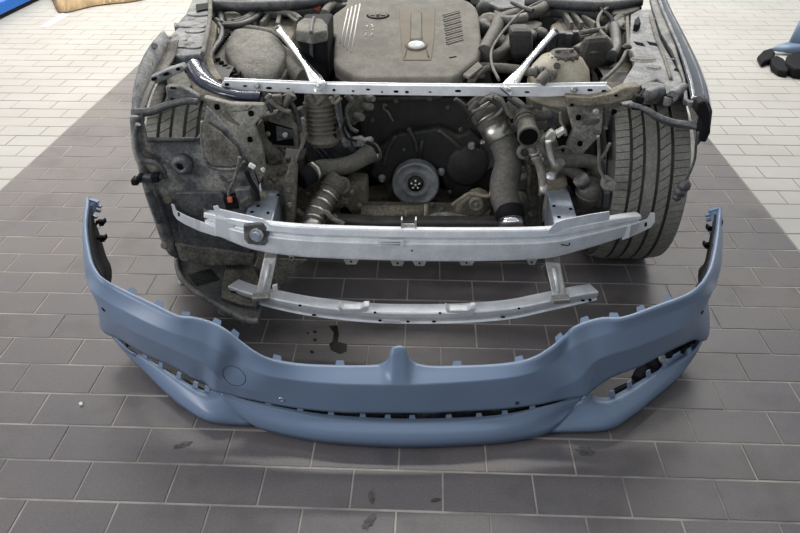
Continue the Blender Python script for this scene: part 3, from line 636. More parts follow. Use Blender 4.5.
# --- left front corner: arch liner, lamp arms, apron
def build_left():
    L = [(141,112),(147,138.5),(196.5,138.5),(203,128),(206,106),(220,121),(237,140),(251,164),(258,185),(262,205),(256,262),(240,267),(212,263),(186,262),(178,256),(170,246),(160,216),(150,190),(142,166),(137,148)]
    o = MB().prism([aY(x, y, 2.04-.0004*(y-138)) for x, y in L], (0, .012, 0)).build('arch_liner', 'liner_grey', CAR, None, .004)
    f = lambda x, y: aY(x, y, 2.036-.0004*(y-138))
    MB().prism([f(x, y) for x, y in ((176,190.5),(222,190),(229,200),(244,208),(258,216),(251,257),(226,258),(186,249),(179,228))], (0, -.012, 0)).build('lower_liner_panel', 'liner_dark', o, None, .006)
    MB().prism([f(x, y) for x, y in ((203,118),(221,130),(238,147),(243,160),(236,166),(214,165),(206,158),(202,135))], (0, -.016, 0)).build('liner_dome', 'mud_grey', o, None, .012)
    MB().lathe([(.034, .01), (.032, -.014), (.024, -.022), (.012, -.024), (.010, -.004)], f(183, 164), (.1, 1, 0), 20, True).build('liner_boss', 'liner_grey', o)
    MB().lathe([(.010, -.0245), (.010, -.0205)], f(183, 164), (.1, 1, 0), 12, True).build('boss_hole', 'void_black', o)
    MB().tube([f(148, 139)+[0, -.004, 0], f(196, 139)+[0, -.004, 0]], .008, 8).build('liner_lip', 'liner_dark', o)
    MB().tube([f(x, y)+[0, -.01, 0] for x, y in ((203,120),(203,140),(207,160),(216,167),(238,167),(245,160))], .006, 8).build('dome_bead', 'liner_grey', o)
    MB().tube([f(x, y) for x, y in ((134,116),(137,148),(142,166),(150,190),(160,216),(170,246),(178,256))], [.014, .016, .014, .02, .024, .02, .012], 8).build('liner_rim', 'liner_grey', o)
    for x, y, r in ((169,198,.012),(166,243,.012),(181,245.5,.010),(213,248.5,.010),(197,249,.006)): bolt(f(x, y)+[0, -.014, 0], (0, -1, .2), r*.8, 'rail_beige', o)
    MB().prism([f(x, y) for x, y in ((176,241),(214,246),(256,252),(256,262),(212,263),(182,258))], (0, -.02, 0)).build('liner_foot', 'mud_grey', o, None, .005)
    # splash tray
    T = [(180,254),(177,262),(181,277),(190,288),(200,295),(222,308),(244,320),(258,322),(262,308),(264,292),(262,270),(248,262),(215,258)]
    t = MB().prism([aZ(x, y, .135) for x, y in T], (0, 0, -.012)).build('splash_tray', 'liner_dark', CAR, None, .003)
    MB().prism([aZ(x, y, .15) for x, y in ((226,265),(254,264),(262,290),(256,306),(240,304),(221,297),(222,281))], (0, 0, -.02)).build('tray_floor', 'mud_grey', t, None, .004)
    MB().tube([aZ(x, y, .142) for x, y in ((179,252),(177,262),(181,277),(190,288),(200,295),(222,308),(244,320),(258,321))], .010, 8).build('tray_rim', 'liner_grey', t)
    for x, y in ((249,322),(224,311)): MB().box(aZ(x, y, .125), (.04, .02, .025), (0, 0, -.4)).build('tray_lug', 'liner_grey', t, bevel=.003)
    MB().box(aZ(181, 283, .135), (.022, .02, .014), (0, 0, -.7)).build('spring_clip', 'white_plastic', t, bevel=.003)
    for k in range(8):
        a = aZ(188+k*1.2, 275+k*1.5, .137); MB().tube([a, a+[.07, .04, 0]], .0025, 6, True, 1).build('tray_groove', 'soot_black', t)
    # arch edge sheet, outermost
    out = [aX(x, y, -.985) for x, y in ((162,32.5),(151,45),(142,60),(136,80),(133,100),(133.5,116))]; inn = [aX(x, y, -.955) for x, y in ((168,38),(160,54),(152,70),(145,85),(139,103),(138,114))]
    o = cr1(out, 4); i_ = cr1(inn, 4)
    q = MB().sheet(np.array([o, o*.5+i_*.5+[0, 0, .012], i_, i_+[.01, .01, -.03]]).transpose(1, 0, 2), .004).build('arch_edge', 'panel_grey', CAR)
    for x, y in ((153.5,46),(148.5,64)): MB().lathe([(.012, -.001), (.012, .002)], aX(x+1, y, -.965), (.4, -.5, .75), 12, True).build('edge_hole', 'liner_dark', q)
    i2 = [aX(x, y, -.90) for x, y in ((179,40),(176,54),(168,68),(158,78),(151,92),(147,106))]
    q = MB().sheet(np.array([i_-[0, 0, .012], cr1(i2, 4)]).transpose(1, 0, 2), .004).build('arch_inner', 'dusty_grey', CAR)
    # apron (top of the inner wing)
    pl = (.735, .1, 2.4)
    L = [(193,-3),(209,-3),(210.5,20),(206.5,40),(203.5,54),(184,56),(173,55),(172,46),(174.5,30),(183,24),(186,12)]
    o = MB().prism([aP(x, y, pl) for x, y in L], (0, 0, -.05)).build('apron', 'panel_grey', CAR, None, .008)
    def on(x, y, w_, h_, nm, mt_, t=.003): 
        c = aP(x, y, pl)+[0, 0, -.002]; return MB().prism([c+[w_*math.cos(a), h_*math.sin(a), h_*math.sin(a)*pl[1]] for a in np.linspace(0, 2*math.pi, 15)[:-1]], (0, 0, t)).build(nm, mt_, o, None, 0 if t < .004 else .003)
    for x, y, w_, h_ in ((187.5,36,.012,.014),(202,21,.016,.02),(191,19,.012,.012),(203,34,.008,.016),(201,44,.008,.016),(176,35,.008,.01)): on(x, y, w_, h_, 'hole', 'liner_dark')
    for x, y, w_, h_ in ((189,25,.05,.03),(195,31,.04,.025),(183,45,.05,.03),(194,46,.04,.03),(199,14,.05,.03),(198,27,.03,.02),(179,40,.03,.03)): on(x, y, w_, h_, 'pressed_boss', 'panel_grey', .007)
    MB().prism([aP(x, y, pl) for x, y in ((196,7),(208.5,5.5),(209,11.5),(197,14))], (0, 0, .012)).build('apron_cover', 'black_plastic', o, None, .003)
    MB().tube([aP(x, y, pl)+[0, 0, .006] for x, y in ((210.5,0),(210,20),(206.5,40),(203,56))], .009, 8).build('apron_flange', 'dusty_grey', o)
    flat([(211,18),(217,24),(215,38),(211.5,54),(215,66),(222,78),(214,80),(206,66),(204,55),(207,38)], (.70, .1, 2.4), .06, 'apron_inner', 'rail_beige', bevel=.006)
    flat([(182,18),(186,14),(187,22),(180,27),(174,26),(174,22),(178,23)], (.72, .1, 2.4), .02, 'side_catch', 'liner_dark', bevel=.003)
    MB().box(aP(169, 40, (.70, .1, 2.4)), (.07, .03, .03), (0, 0, .1)).build('apron_stay', 'panel_grey', CAR, None, .006)
    b = flat([(170,48),(180,47),(183,53),(183,70),(172,71),(170,60)], (.69, .1, 2.3), .05, 'apron_post', 'panel_grey', bevel=.006)
    for x, y in ((174.5,50),(175,58),(174.5,63)): MB().box(aP(x, y, (.697, .1, 2.3)), (.025, .03, .006)).build('post_hole', 'liner_dark', b, bevel=.002)
    # navy corner of the rail, bending into the crossmember
    Pn = [aP(x, y, (.68, .12, 2.25)) for x, y in ((189,54),(193,62),(198,72),(207,83),(222,91),(240,95.5),(261,96))]
    m = MB().tube(Pn, [.036, .038, .038, .036, .030, .025, .024], 16, True, 6, flat=.7); m.build('rail_corner', 'navy_paint', CAR)
    Pn = [aP(x, y, (.655, .12, 2.22)) for x, y in ((188,78),(199,90),(214,98),(232,102),(262,102))]
    MB().tube(Pn, [.02, .024, .024, .02, .018], 10).build('rail_corner_flange', 'rail_beige', CAR)
    # lamp arms
    L = [(149,81),(150,77),(157,75),(164,71),(181,65.5),(185,69),(183,72),(174,75.5),(162,82),(153,82)]
    q = MB().prism([aY(x, y, 2.16) for x, y in L], (0, .04, .0)).build('lamp_arm', 'panel_grey', CAR, None, .004)
    for x, y, w_ in ((154,78.8,.018),(166,74,.02),(178,69,.014)): slot(x, y, 2.158, w_, .01, parent=q, tilt=.3)
    q = MB().prism([aY(x, y, 2.10) for x, y in ((165,86.5),(180,86),(187,90),(199,97),(199.5,104),(186,102.5),(168,108),(150,113),(135,118),(133,113),(147,111.5),(163,105),(166.5,97))], (0, .03, 0)).build('lamp_arm', 'liner_grey', CAR, None, .005)
    slot(172.5, 100, 2.098, .012, .014, 'hole', parent=q); slot(173, 88, 2.098, .02, .006, parent=q)
    flat([(165,72),(184,70),(192,84),(187,90),(167,87)], (.64, .3, 2.15), .015, 'lamp_shelf', 'dusty_grey', bevel=.004)
    q = MB().tube(pts([(133,113),(150,111.5),(167,105.5),(186,101),(198,102)], 2.09), [.016, .014, .013, .012, .01], 10).build('arm_rail', 'liner_dark', CAR)
    q = poly([(130,120),(139,117),(142,123),(136,130),(131,128)], 2.06, .03, 'corner_lug', 'panel_grey', bevel=.005)
    # wiring with plug on the outer edge
    hose([(138,124),(136,133),(137,143),(139,152),(145,160),(155,163),(163,170),(165,178)], .009, 'wiring_loom', 'liner_dark', Y=2.0)
    poly([(142,150),(152,157),(161,165),(159,176),(147,172),(140,160)], 2.02, .03, 'corner_mount', 'mud_grey', bevel=.008)
    b = MB(); b.box(aY(149, 178, 1.98), (.085, .025, .022), (0, -.1, 0)); part(b, 'cable_plug', 'liner_dark', bevel=.006)
    for x, y, s_ in ((136,180.5,.022),(140,177,.016),(156,177,.026)): part(MB().box(aY(x, y, 1.975), (s_, .035, s_)), 'plug_latch', 'black_plastic', bevel=.005)
    hose([(148,190),(152,200),(156,212),(160,222)], .012, 'edge_cable', 'liner_dark', Y=1.97)
    hose([(239.5,157),(237,170),(233,182),(229,192),(230,201)], .006, 'loose_wire', 'dusty_grey', Y=2.0)
    part(MB().box(aY(252, 166, 2.0), (.022, .014, .014), (0, .6, 0)), 'white_plug', 'white_plastic', bevel=.004)
    for L, m_ in (([(222,198),(237,196),(240,208),(226,210)], 'black_plastic'), ([(234,190),(250,189),(253,210),(240,212)], 'liner_grey')): poly(L, 1.985, .03, 'horn_plug', m_, bevel=.005)
    part(MB().box(aY(230, 199.5, 1.98), (.016, .01, .02)), 'orange_seal', 'orange_plastic', bevel=.003)
build_left()
# --- right front corner
def build_right():
    pl = (.735, .1, 2.4)
    L = [(631,14),(640,9),(652,9),(661,40),(674,62),(683,79),(684.5,89),(671,98.5),(664,97),(665,92),(664,83),(657.5,79),(639,86.5),(627,88.5),(622.5,84),(624,79),(634,64),(633,53),(629.5,48)]
    o = MB().prism([aP(x, y, pl) for x, y in L], (0, 0, -.03)).build('apron', 'panel_grey', CAR, None, .006)
    def on(x, y, w_, h_, nm, mt_, t=.003, rot=0, k=15, up=.001):
        c = aP(x, y, pl)+[0, 0, up-.0035]; P = []
        for a in np.linspace(0, 2*math.pi, k)[:-1]:
            u, v = w_*math.cos(a), h_*math.sin(a); P.append(c+[u*math.cos(rot)-v*math.sin(rot), u*math.sin(rot)+v*math.cos(rot), (u*math.sin(rot)+v*math.cos(rot))*pl[1]])
        return MB().prism(P, (0, 0, t)).build(nm, mt_, o, None)
    on(639.5,44,.016,.03,'hole','void_black',k=5,rot=.6); on(652.7,44,.016,.03,'hole','void_black',k=5,rot=.6)
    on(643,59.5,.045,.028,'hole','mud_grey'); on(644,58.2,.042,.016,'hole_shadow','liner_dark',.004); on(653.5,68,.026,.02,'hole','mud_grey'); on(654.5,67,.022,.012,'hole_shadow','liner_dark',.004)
    on(656,88,.045,.045,'recess','liner_dark'); on(629,84,.012,.010,'hole','liner_dark'); on(670,95.5,.016,.014,'hole','void_black'); on(678,70,.014,.014,'hole','void_black'); on(671.5,59,.02,.006,'hole','liner_dark'); on(657,19,.014,.012,'hole','liner_dark')
    MB().prism([aP(x, y, (.70, .1, 2.4)) for x, y in ((641,88),(663,84),(664,95),(646,98))], (0, 0, -.03)).build('apron_step', 'mud_grey', o, None, .006)
    MB().tube([aP(x, y, pl)+[0, 0, .002] for x, y in ((646,96),(655,93),(663,92))], .018, 10).build('apron_roll', 'panel_grey', o)
    MB().tube([aP(x, y, pl)+[0, 0, .002] for x, y in ((672,97),(678,92),(684,88.5))], .018, 10).build('apron_roll', 'panel_grey', o)
    MB().tube([aP(x, y, pl)+[0, 0, .002] for x, y in ((650,16),(656,38),(664,58),(671,80))], .006, 8).build('apron_bead', 'dusty_grey', o)
    flat([(650,-3),(660,-3),(666,18),(675,42),(686,78),(689,101),(684,99),(683,79),(673,52),(661,33),(653,9)], (.742, .1, 2.4), .02, 'wing_flange', 'liner_grey', bevel=.004)
    a = cr1([aP(x, y, (.748, .1, 2.4)) for x, y in ((657,-4),(664,14),(672,34),(680,56),(687,80),(691,102))], 5)
    b_ = cr1([aP(x, y, (.745, .1, 2.4)) for x, y in ((660,-4),(667,14),(676.5,35),(686,58),(694,80),(699,103))], 5)
    c = cr1([aP(x, y, (.70, .1, 2.4)) for x, y in ((662.5,-4),(672,17),(684,38),(697,62),(706,86),(711,112))], 5)
    d = c+[.008, 0, -.06]; e = c+[-.01, .03, -.13]
    MB().sheet(np.array([a, a*.4+b_*.6+[0, 0, .004], b_, b_*.5+c*.5+[.004, 0, .014], c, d, e]).transpose(1, 0, 2), .004).build('front_wing', 'navy_paint', CAR)
    MB().tube(list(b_[::4]-[.012, 0, -.004]), .006, 8).build('wing_seam', 'panel_grey', CAR)
    MB().tube(list((b_*.6+c*.4)[::4]+[0, 0, .013]), .004, 8).build('wing_edge_trim', 'panel_grey', CAR)
    # nose of the wing and lamp arm
    poly([(699,103),(706,101),(710.5,112),(711,133),(706,143),(700,142),(701,131),(703,122),(696,112)], 2.02, .05, 'wing_nose', 'black_plastic', bevel=.006)
    poly([(688,102),(699,104),(701,111),(695,110),(689,107)], 2.06, .03, 'nose_bracket', 'panel_grey', bevel=.004)
    q = MB().prism([aY(x, y, 2.13-.0008*(x-630)) for x, y in ((622,105),(634,103),(648,108),(659,117),(675,122),(688,123),(700,126),(701,131),(688,130),(669,127),(655,121),(640,110),(628,109))], (0, .03, 0)).build('lamp_arm', 'liner_dark', CAR, None, .005)
    MB().tube([aY(x, y, 2.12-.0008*(x-630)) for x, y in ((630,104),(645,108.5),(658,116),(674,121.5),(690,124),(701,128))], .008, 8).build('arm_rail', 'panel_grey', q)
    slot(646, 106, 2.11, .03, .012, parent=q)
    part(MB().box(aY(637, 102, 2.14), (.03, .03, .045), (0, .2, 0)), 'hanging_clip', 'black_plastic', bevel=.005)
    hose([(637,101),(641,94),(645,88)], .004, 'clip_wire', 'liner_dark', Y=2.15)
    hose([(698,132),(696,145),(695,158),(691,170),(687,178),(683,185)], .004, 'loose_wire', 'liner_dark', Y=2.0)
    for x, y, r in ((684,186,.02),(680,192,.018),(677,197,.014)): part(MB().lathe([(.3*r, -r), (r, -.4*r), (r*.9, .6*r), (.4*r, r)], aY(x, y, 1.99), (.6, -.3, .5), 7, True), 'wire_plug', 'liner_dark')
build_right()
# --- front of the engine: shield, timing cover, pulleys, pipes
def build_engine_front():
    poly([(368,98),(455,97),(478,112),(492,128),(470,146),(440,150),(396,152),(376,150),(362,138),(360,122),(366,112)], 2.50, .05, 'engine_shield', 'soot_black', bevel=.012)
    poly([(372,97),(444,96),(440,100),(374,101)], 2.46, .03, 'shield_lip', 'dusty_black', bevel=.003)
    MB().tube(pts([(387,106),(384,104),(384,109),(388,112),(393,121)], 2.47), .004, 8).build('shield_spring', 'rail_beige', CAR)
    o = poly([(376,150),(398,134),(440,128),(458,136),(470,132),(480,142),(482,165),(478,182),(466,196),(451,200),(444,186),(436,168),(416,160),(396,170),(390,186),(378,183),(371,176),(375,162)], 2.455, .06, 'timing_cover', 'soot_black', bevel=.010)
    MB().lathe([(.0, -.02), (.066, -.018), (.080, -.008), (.086, .03)], aY(467, 166, 2.45), (0, 1, -.1), 30).build('cover_bulge', 'soot_black', o)
    for L in ([(438,130),(452,141),(464,152)], [(408,128),(415,141),(417,152)], [(422,140),(420,158)], [(396,136),(388,150),(384,166)]):
        MB().tube(pts(L, 2.45), .009, 8).build('cover_bead', 'dusty_black', o)
    for x, y in ((471.5,145.5),(382,178),(441.5,171.5)):
        MB().lathe([(.014, .006), (.014, -.006), (.009, -.008), (.009, -.018)], aY(x, y, 2.44), (0, 1, 0), 14, True).build('cover_bolt', 'pulley_grey', o)
    # belt pulley
    c = aY(415.5, 184.5, 2.40); ax = (0, 1, -.06)
    p = MB().lathe([(.070, .05), (.088, .045), (.091, .036), (.088, .004), (.090, -.002), (.086, -.006), (.078, -.004), (.074, .004), (.054, .006), (.050, .002), (.047, .006), (.032, .008), (.030, .018), (.0, .02)], c, ax, 48).build('belt_pulley', 'pulley_grey', CAR)
    MB().lathe([(.030, .018), (.029, -.001), (.024, -.004), (.0, -.004)], c, ax, 28).build('pulley_hub', 'soot_black', p)
    ax_ = np.array(ax)/np.linalg.norm(ax)
    for k in range(5):
        a = k*2*math.pi/5+.3; MB().lathe([(.006, .0), (.006, -.009), (.0, -.009)], c+np.array([.016*math.cos(a), 0, .016*math.sin(a)])-ax_*.001, ax, 8).build('pulley_bolt', 'chrome', p)
    MB().lathe([(.0, -.012), (.006, -.01), (.006, 0)], c, ax, 8).build('pulley_bolt', 'chrome', p)
    MB().lathe([(.093, .04), (.096, .044), (.096, .05), (.07, .05)], c, ax, 32).build('pulley_rear', 'soot_black', p)
    c2 = aY(483, 156, 2.50); q = MB().lathe([(.04, .03), (.062, .02), (.066, .0), (.060, -.01), (.046, -.006), (.040, .006), (.0, .01)], c2, ax, 36).build('idler_pulley', 'pulley_grey', CAR)
    MB().lathe([(.06, .0), (.063, -.011), (.056, -.012)], c2, ax, 36).build('pulley_rim', 'aluminium_bar', q)
    # bellows of the air intake
    a, b_ = aY(320.5, 97, 2.30), aY(325, 141, 2.29); ax = b_-a; Lg = np.linalg.norm(ax); pr = [(.05, -.03), (.056, 0)]
    n = 7
    for k in range(n):
        t0 = Lg*(.08+.72*k/n); t1 = Lg*(.08+.72*(k+.5)/n); pr += [(.057, t0), (.063, (t0+t1)/2), (.057, t1), (.051, t1+Lg*.72*.25/n)]
    pr += [(.057, Lg*.84), (.062, Lg*.86), (.062, Lg*.97), (.055, Lg*.98), (.05, Lg*1.05)]
    q = MB().lathe(pr, a, ax, 36).build('intake_bellows', 'bellows', CAR)
    MB().lathe([(.0632, Lg*.88), (.065, Lg*.89), (.065, Lg*.95), (.0632, Lg*.96)], a, ax, 36).build('bellows_clamp', 'rail_beige', q)
    poly([(304,97),(310,94),(317,104),(313,106)], 2.24, .02, 'hose_bracket', 'pipe_grey', bevel=.003)
    poly([(313,106),(322,96),(326,98),(317,107)], 2.235, .02, 'hose_bracket', 'pipe_grey', bevel=.003)
    # air box under the bellows
    poly([(305,141),(312,137),(342,138),(356,152),(350,168),(318,168),(306,162)], 2.33, .1, 'air_duct_box', 'liner_dark', bevel=.012)
    for L in ([(311,143),(328,163)], [(316,143),(333,162)]): MB().tube(pts(L, 2.315), .006, 8).build('duct_rib', 'liner_grey', CAR)
    MB().tube(pts([(337,94),(338,106),(340,118),(344,132),(349,139)], 2.25), [.022, .022, .022, .018, .014], 8, flat=.5).build('cable_duct', 'liner_grey', CAR)
    for L in ([(341,141),(349,139),(352,146),(344,149)], [(351,140),(361,138),(366,142),(364,147),(354,148)], [(362,141),(371,139),(374,143),(366,147)]): poly(L, 2.24, .03, 'plug_connector', 'liner_grey', bevel=.005)
    hose([(357,94),(353,101),(347,109),(347,118),(351,128),(358,132)], .007, 'vacuum_line', 'dusty_grey', Y=2.30)
    hose([(346,95),(350,99),(353,101)], .010, 'vacuum_line', 'pipe_grey', Y=2.30)
    poly([(352,97),(364,94),(370,98),(368,106),(360,118),(354,128),(348,120),(350,106)], 2.40, .05, 'thermostat', 'dusty_grey', bevel=.012)
    for x, y, r in ((368,106.5,.014),(370,98.5,.012),(359,117,.016)): MB().lathe([(r, -.02), (r*1.1, 0), (r*.8, .02)], aY(x, y, 2.36), (.6, -.6, .2), 12, True).build('thermostat_port', 'dusty_grey', CAR)
    # charge air pipe: open end, clamp, neck
    P = pts([(301,180,2.12),(307,176,2.14),(314,171.5,2.17),(322,168,2.2),(334,167.5,2.22),(348,165,2.25),(357,161,2.28),(366,155.5,2.31),(376,151,2.34)])
    o = MB().tube(P, [.029, .031, .029, .030, .031, .031, .030, .034, .035], 18, True, 6).build('charge_pipe', 'pipe_grey', CAR)
    t = P[0]-P[1]; t /= np.linalg.norm(t); MB().lathe([(.027, .0), (.033, .004), (.034, -.012), (.034, -.045), (.031, -.05)], P[0], t, 24).build('pipe_cuff', 'black_plastic', o)
    MB().lathe([(.0, .002), (.027, .002)], P[0], t, 24).build('pipe_mouth', 'void_black', o)
    ring(P[2], P[3]-P[1], .030, .016, 'pipe_clamp', 'steel_clamp', o); ring(P[8]*.6+P[7]*.4, P[8]-P[7], .0345, .01, 'pipe_clamp', 'steel_clamp', o)
    # lower charge hose with wire rings
    P = pts([(341,177,2.2),(333,187,2.18),(328,195,2.15),(321,206,2.11),(315,217,2.07),(312,226,2.04)])
    o = MB().tube(P, [.044, .046, .040, .040, .037, .033], 20, True, 6).build('charge_hose', 'rubber_hose', CAR)
    for k, (i, f_) in enumerate(((1, .5), (2, .2), (2, .85), (3, .6), (4, .3))):
        c = P[i]*(1-f_)+P[i+1]*f_; ring(c, P[i+1]-P[i], .0425-.0022*k*.8, .007, 'hose_ring', 'steel_clamp' if k else 'rubber_hose', o, .004)
    MB().lathe([(.034, -.012), (.038, 0), (.036, .012), (.028, .016), (.0, .016)], P[5], P[5]-P[4], 24).build('hose_coupling', 'steel_clamp', o)
    MB().tube(pts([(341,178,2.16),(347,181,2.17),(348,189,2.17),(342,193,2.16)]), .008, 8).build('hose_ear', 'pipe_grey', o)
    # right charge hose with wide steel band
    P = pts([(480,100,2.34),(489,116,2.3),(497,131,2.27),(505,148,2.24),(508,163,2.21),(504,183,2.17),(505,200,2.13),(510,214,2.09),(511,225,2.06)])
    o = MB().tube(P, [.060, .058, .050, .046, .046, .049, .047, .044, .036], 22, True, 6).build('charge_hose', 'rubber_hose', CAR)
    MB().lathe([(.051, -.026), (.054, -.025), (.053, .025), (.049, .026)], P[2]*.9+P[3]*.1, P[3]-P[1], 32).build('steel_band', 'steel_clamp', o)
    ring(P[1]*.8+P[2]*.2, P[2]-P[0], .057, .006, 'hose_ring', 'steel_clamp', o); ring(P[0]*.4+P[1]*.6, P[2]-P[0], .060, .006, 'hose_ring', 'steel_clamp', o)
    MB().lathe([(.045, -.045), (.049, -.04), (.048, -.005), (.04, 0)], P[7]*.5+P[8]*.5, P[8]-P[7], 28).build('rubber_cuff', 'black_plastic', o)
    MB().lathe([(.037, -.012), (.044, -.008), (.044, .008), (.036, .014), (.0, .01)], P[8]*.85+P[7]*.15, P[8]-P[7], 28).build('steel_coupling', 'chrome', o)
    for L, Y_ in (([(467,112),(476,101),(488,106),(478,118)], 2.27), ([(474,120),(484,108),(500,103),(506,112),(494,126),(482,127)], 2.25), ([(484,99),(494,96),(504,100),(509,112),(512,116),(507,118),(500,110)], 2.2)): poly(L, Y_, .04, 'throttle_housing', 'dusty_black', bevel=.010)
    for L in ([(472,112),(482,108),(490,103)], [(488,121),(498,114),(503,108)], [(495,97),(503,103),(508,113),(512,118)], [(480,104),(487,98),(492,99)]): MB().tube(pts(L, 2.2), .006, 8).build('wire_clip', 'pipe_grey', CAR)
    # coolant pipe with a flared open mouth
    P = pts([(512,104,2.3),(518,110,2.27),(523,117,2.23),(527,127,2.18),(528.5,136,2.14)])
    o = MB().tube(P, [.028, .031, .030, .031, .032], 18, True, 6).build('coolant_pipe', 'pipe_grey', CAR)
    t = P[4]-P[3]; t /= np.linalg.norm(t); t = t+np.array([0, -1.0, .1]); t /= np.linalg.norm(t)
    MB().lathe([(.033, -.03), (.036, -.006), (.037, .004), (.031, .007), (.028, -.01)], P[4], t, 26).build('pipe_flare', 'pipe_grey', o); MB().lathe([(.0, .0075), (.030, .0075)], P[4], t, 24).build('pipe_mouth', 'void_black', o)
    for f_ in (.25, .6): ring(P[2]*(1-f_)+P[3]*f_, P[3]-P[2], .031, .006, 'pipe_bead', 'pipe_grey', o)
    # subframe and steering gear under the engine
    part(MB().box((-.06, 2.32, .175), (.86, .10, .08)), 'front_subframe', 'mud_brown', bevel=.015)
    poly([(347,186),(366,187),(367,212),(344,214),(341,200)], 2.2, .12, 'gear_housing', 'mud_brown', bevel=.012)
    MB().tube(pts([(362,213),(424,213)], 2.16), .028, 18, True, 1).build('steering_rack', 'mud_brown', CAR)
    MB().tube(pts([(424,213),(428,213)], 2.16), .032, 18, True, 1).build('rack_end', 'rail_beige', CAR)
    poly([(377,214),(384,214),(384,218.5),(377,218.5)], 2.13, .004, 'rack_label', 'rail_beige', bevel=.001)
    MB().tube(pts([(406,211),(406,217)], 2.12), .005, 8, True, 1).build('rack_bolt', 'rail_beige', CAR)
    poly([(385,178),(392,176),(400,199),(396,202),(388,198)], 2.46, .05, 'oil_pan_lug', 'mud_brown', bevel=.008)
    poly([(370,196),(396,192),(436,196),(456,204),(500,210),(500,226),(330,226),(332,205)], 2.47, .10, 'oil_pan', 'mud_brown', bevel=.015)
    MB().tube(pts([(424,219),(442,216),(456,218),(480,222),(497,225)], 2.14), [.012, .014, .016, .015, .013], 10).build('track_rod', 'mud_grey', CAR)
    q = poly([(456,208),(472,196),(480,194),(489,198),(492,210),(480,218),(470,226),(455,226)], 2.17, .06, 'control_arm', 'mud_brown', bevel=.012)
    MB().lathe([(.026, .01), (.026, -.014), (.02, -.02), (.016, -.014), (.007, -.014), (.006, -.024), (.0, -.024)], aY(476, 203, 2.15), (0, 1, -.1), 22).build('arm_bush', 'mud_grey', q)
    MB().tube(pts([(452,205),(462,198),(470,194),(488,196),(492,190)], 2.15), .007, 8).build('pressed_edge', 'rail_beige', CAR)
    MB().tube(pts([(332,216),(341,222),(352,227)], 2.1), .012, 10).build('pan_brace', 'mud_grey', CAR)
    poly([(494,196),(500,190),(503,222),(498,228),(488,226)], 2.2, .03, 'engine_mount', 'mud_brown', bevel=.008)
    slot(346, 213, 2.185, .035, .05, 'hole', 'void_black', tilt=.6)
    poly([(332,219),(372,222),(440,222),(500,222),(500,230),(332,230)], 2.08, .05, 'lower_cross_tube', 'soot_black', bevel=.008)
    poly([(302,184),(318,180),(322,196),(312,208),(302,212),(296,198)], 2.24, .05, 'steering_joint', 'mud_brown', bevel=.015)
    poly([(296,160),(304,158),(306,226),(296,226)], 2.3, .1, 'rail_side', 'mud_brown', bevel=.01)
    poly([(524,160),(540,168),(542,228),(520,228),(516,200)], 2.3, .1, 'rail_side', 'mud_grey', bevel=.02)
build_engine_front()
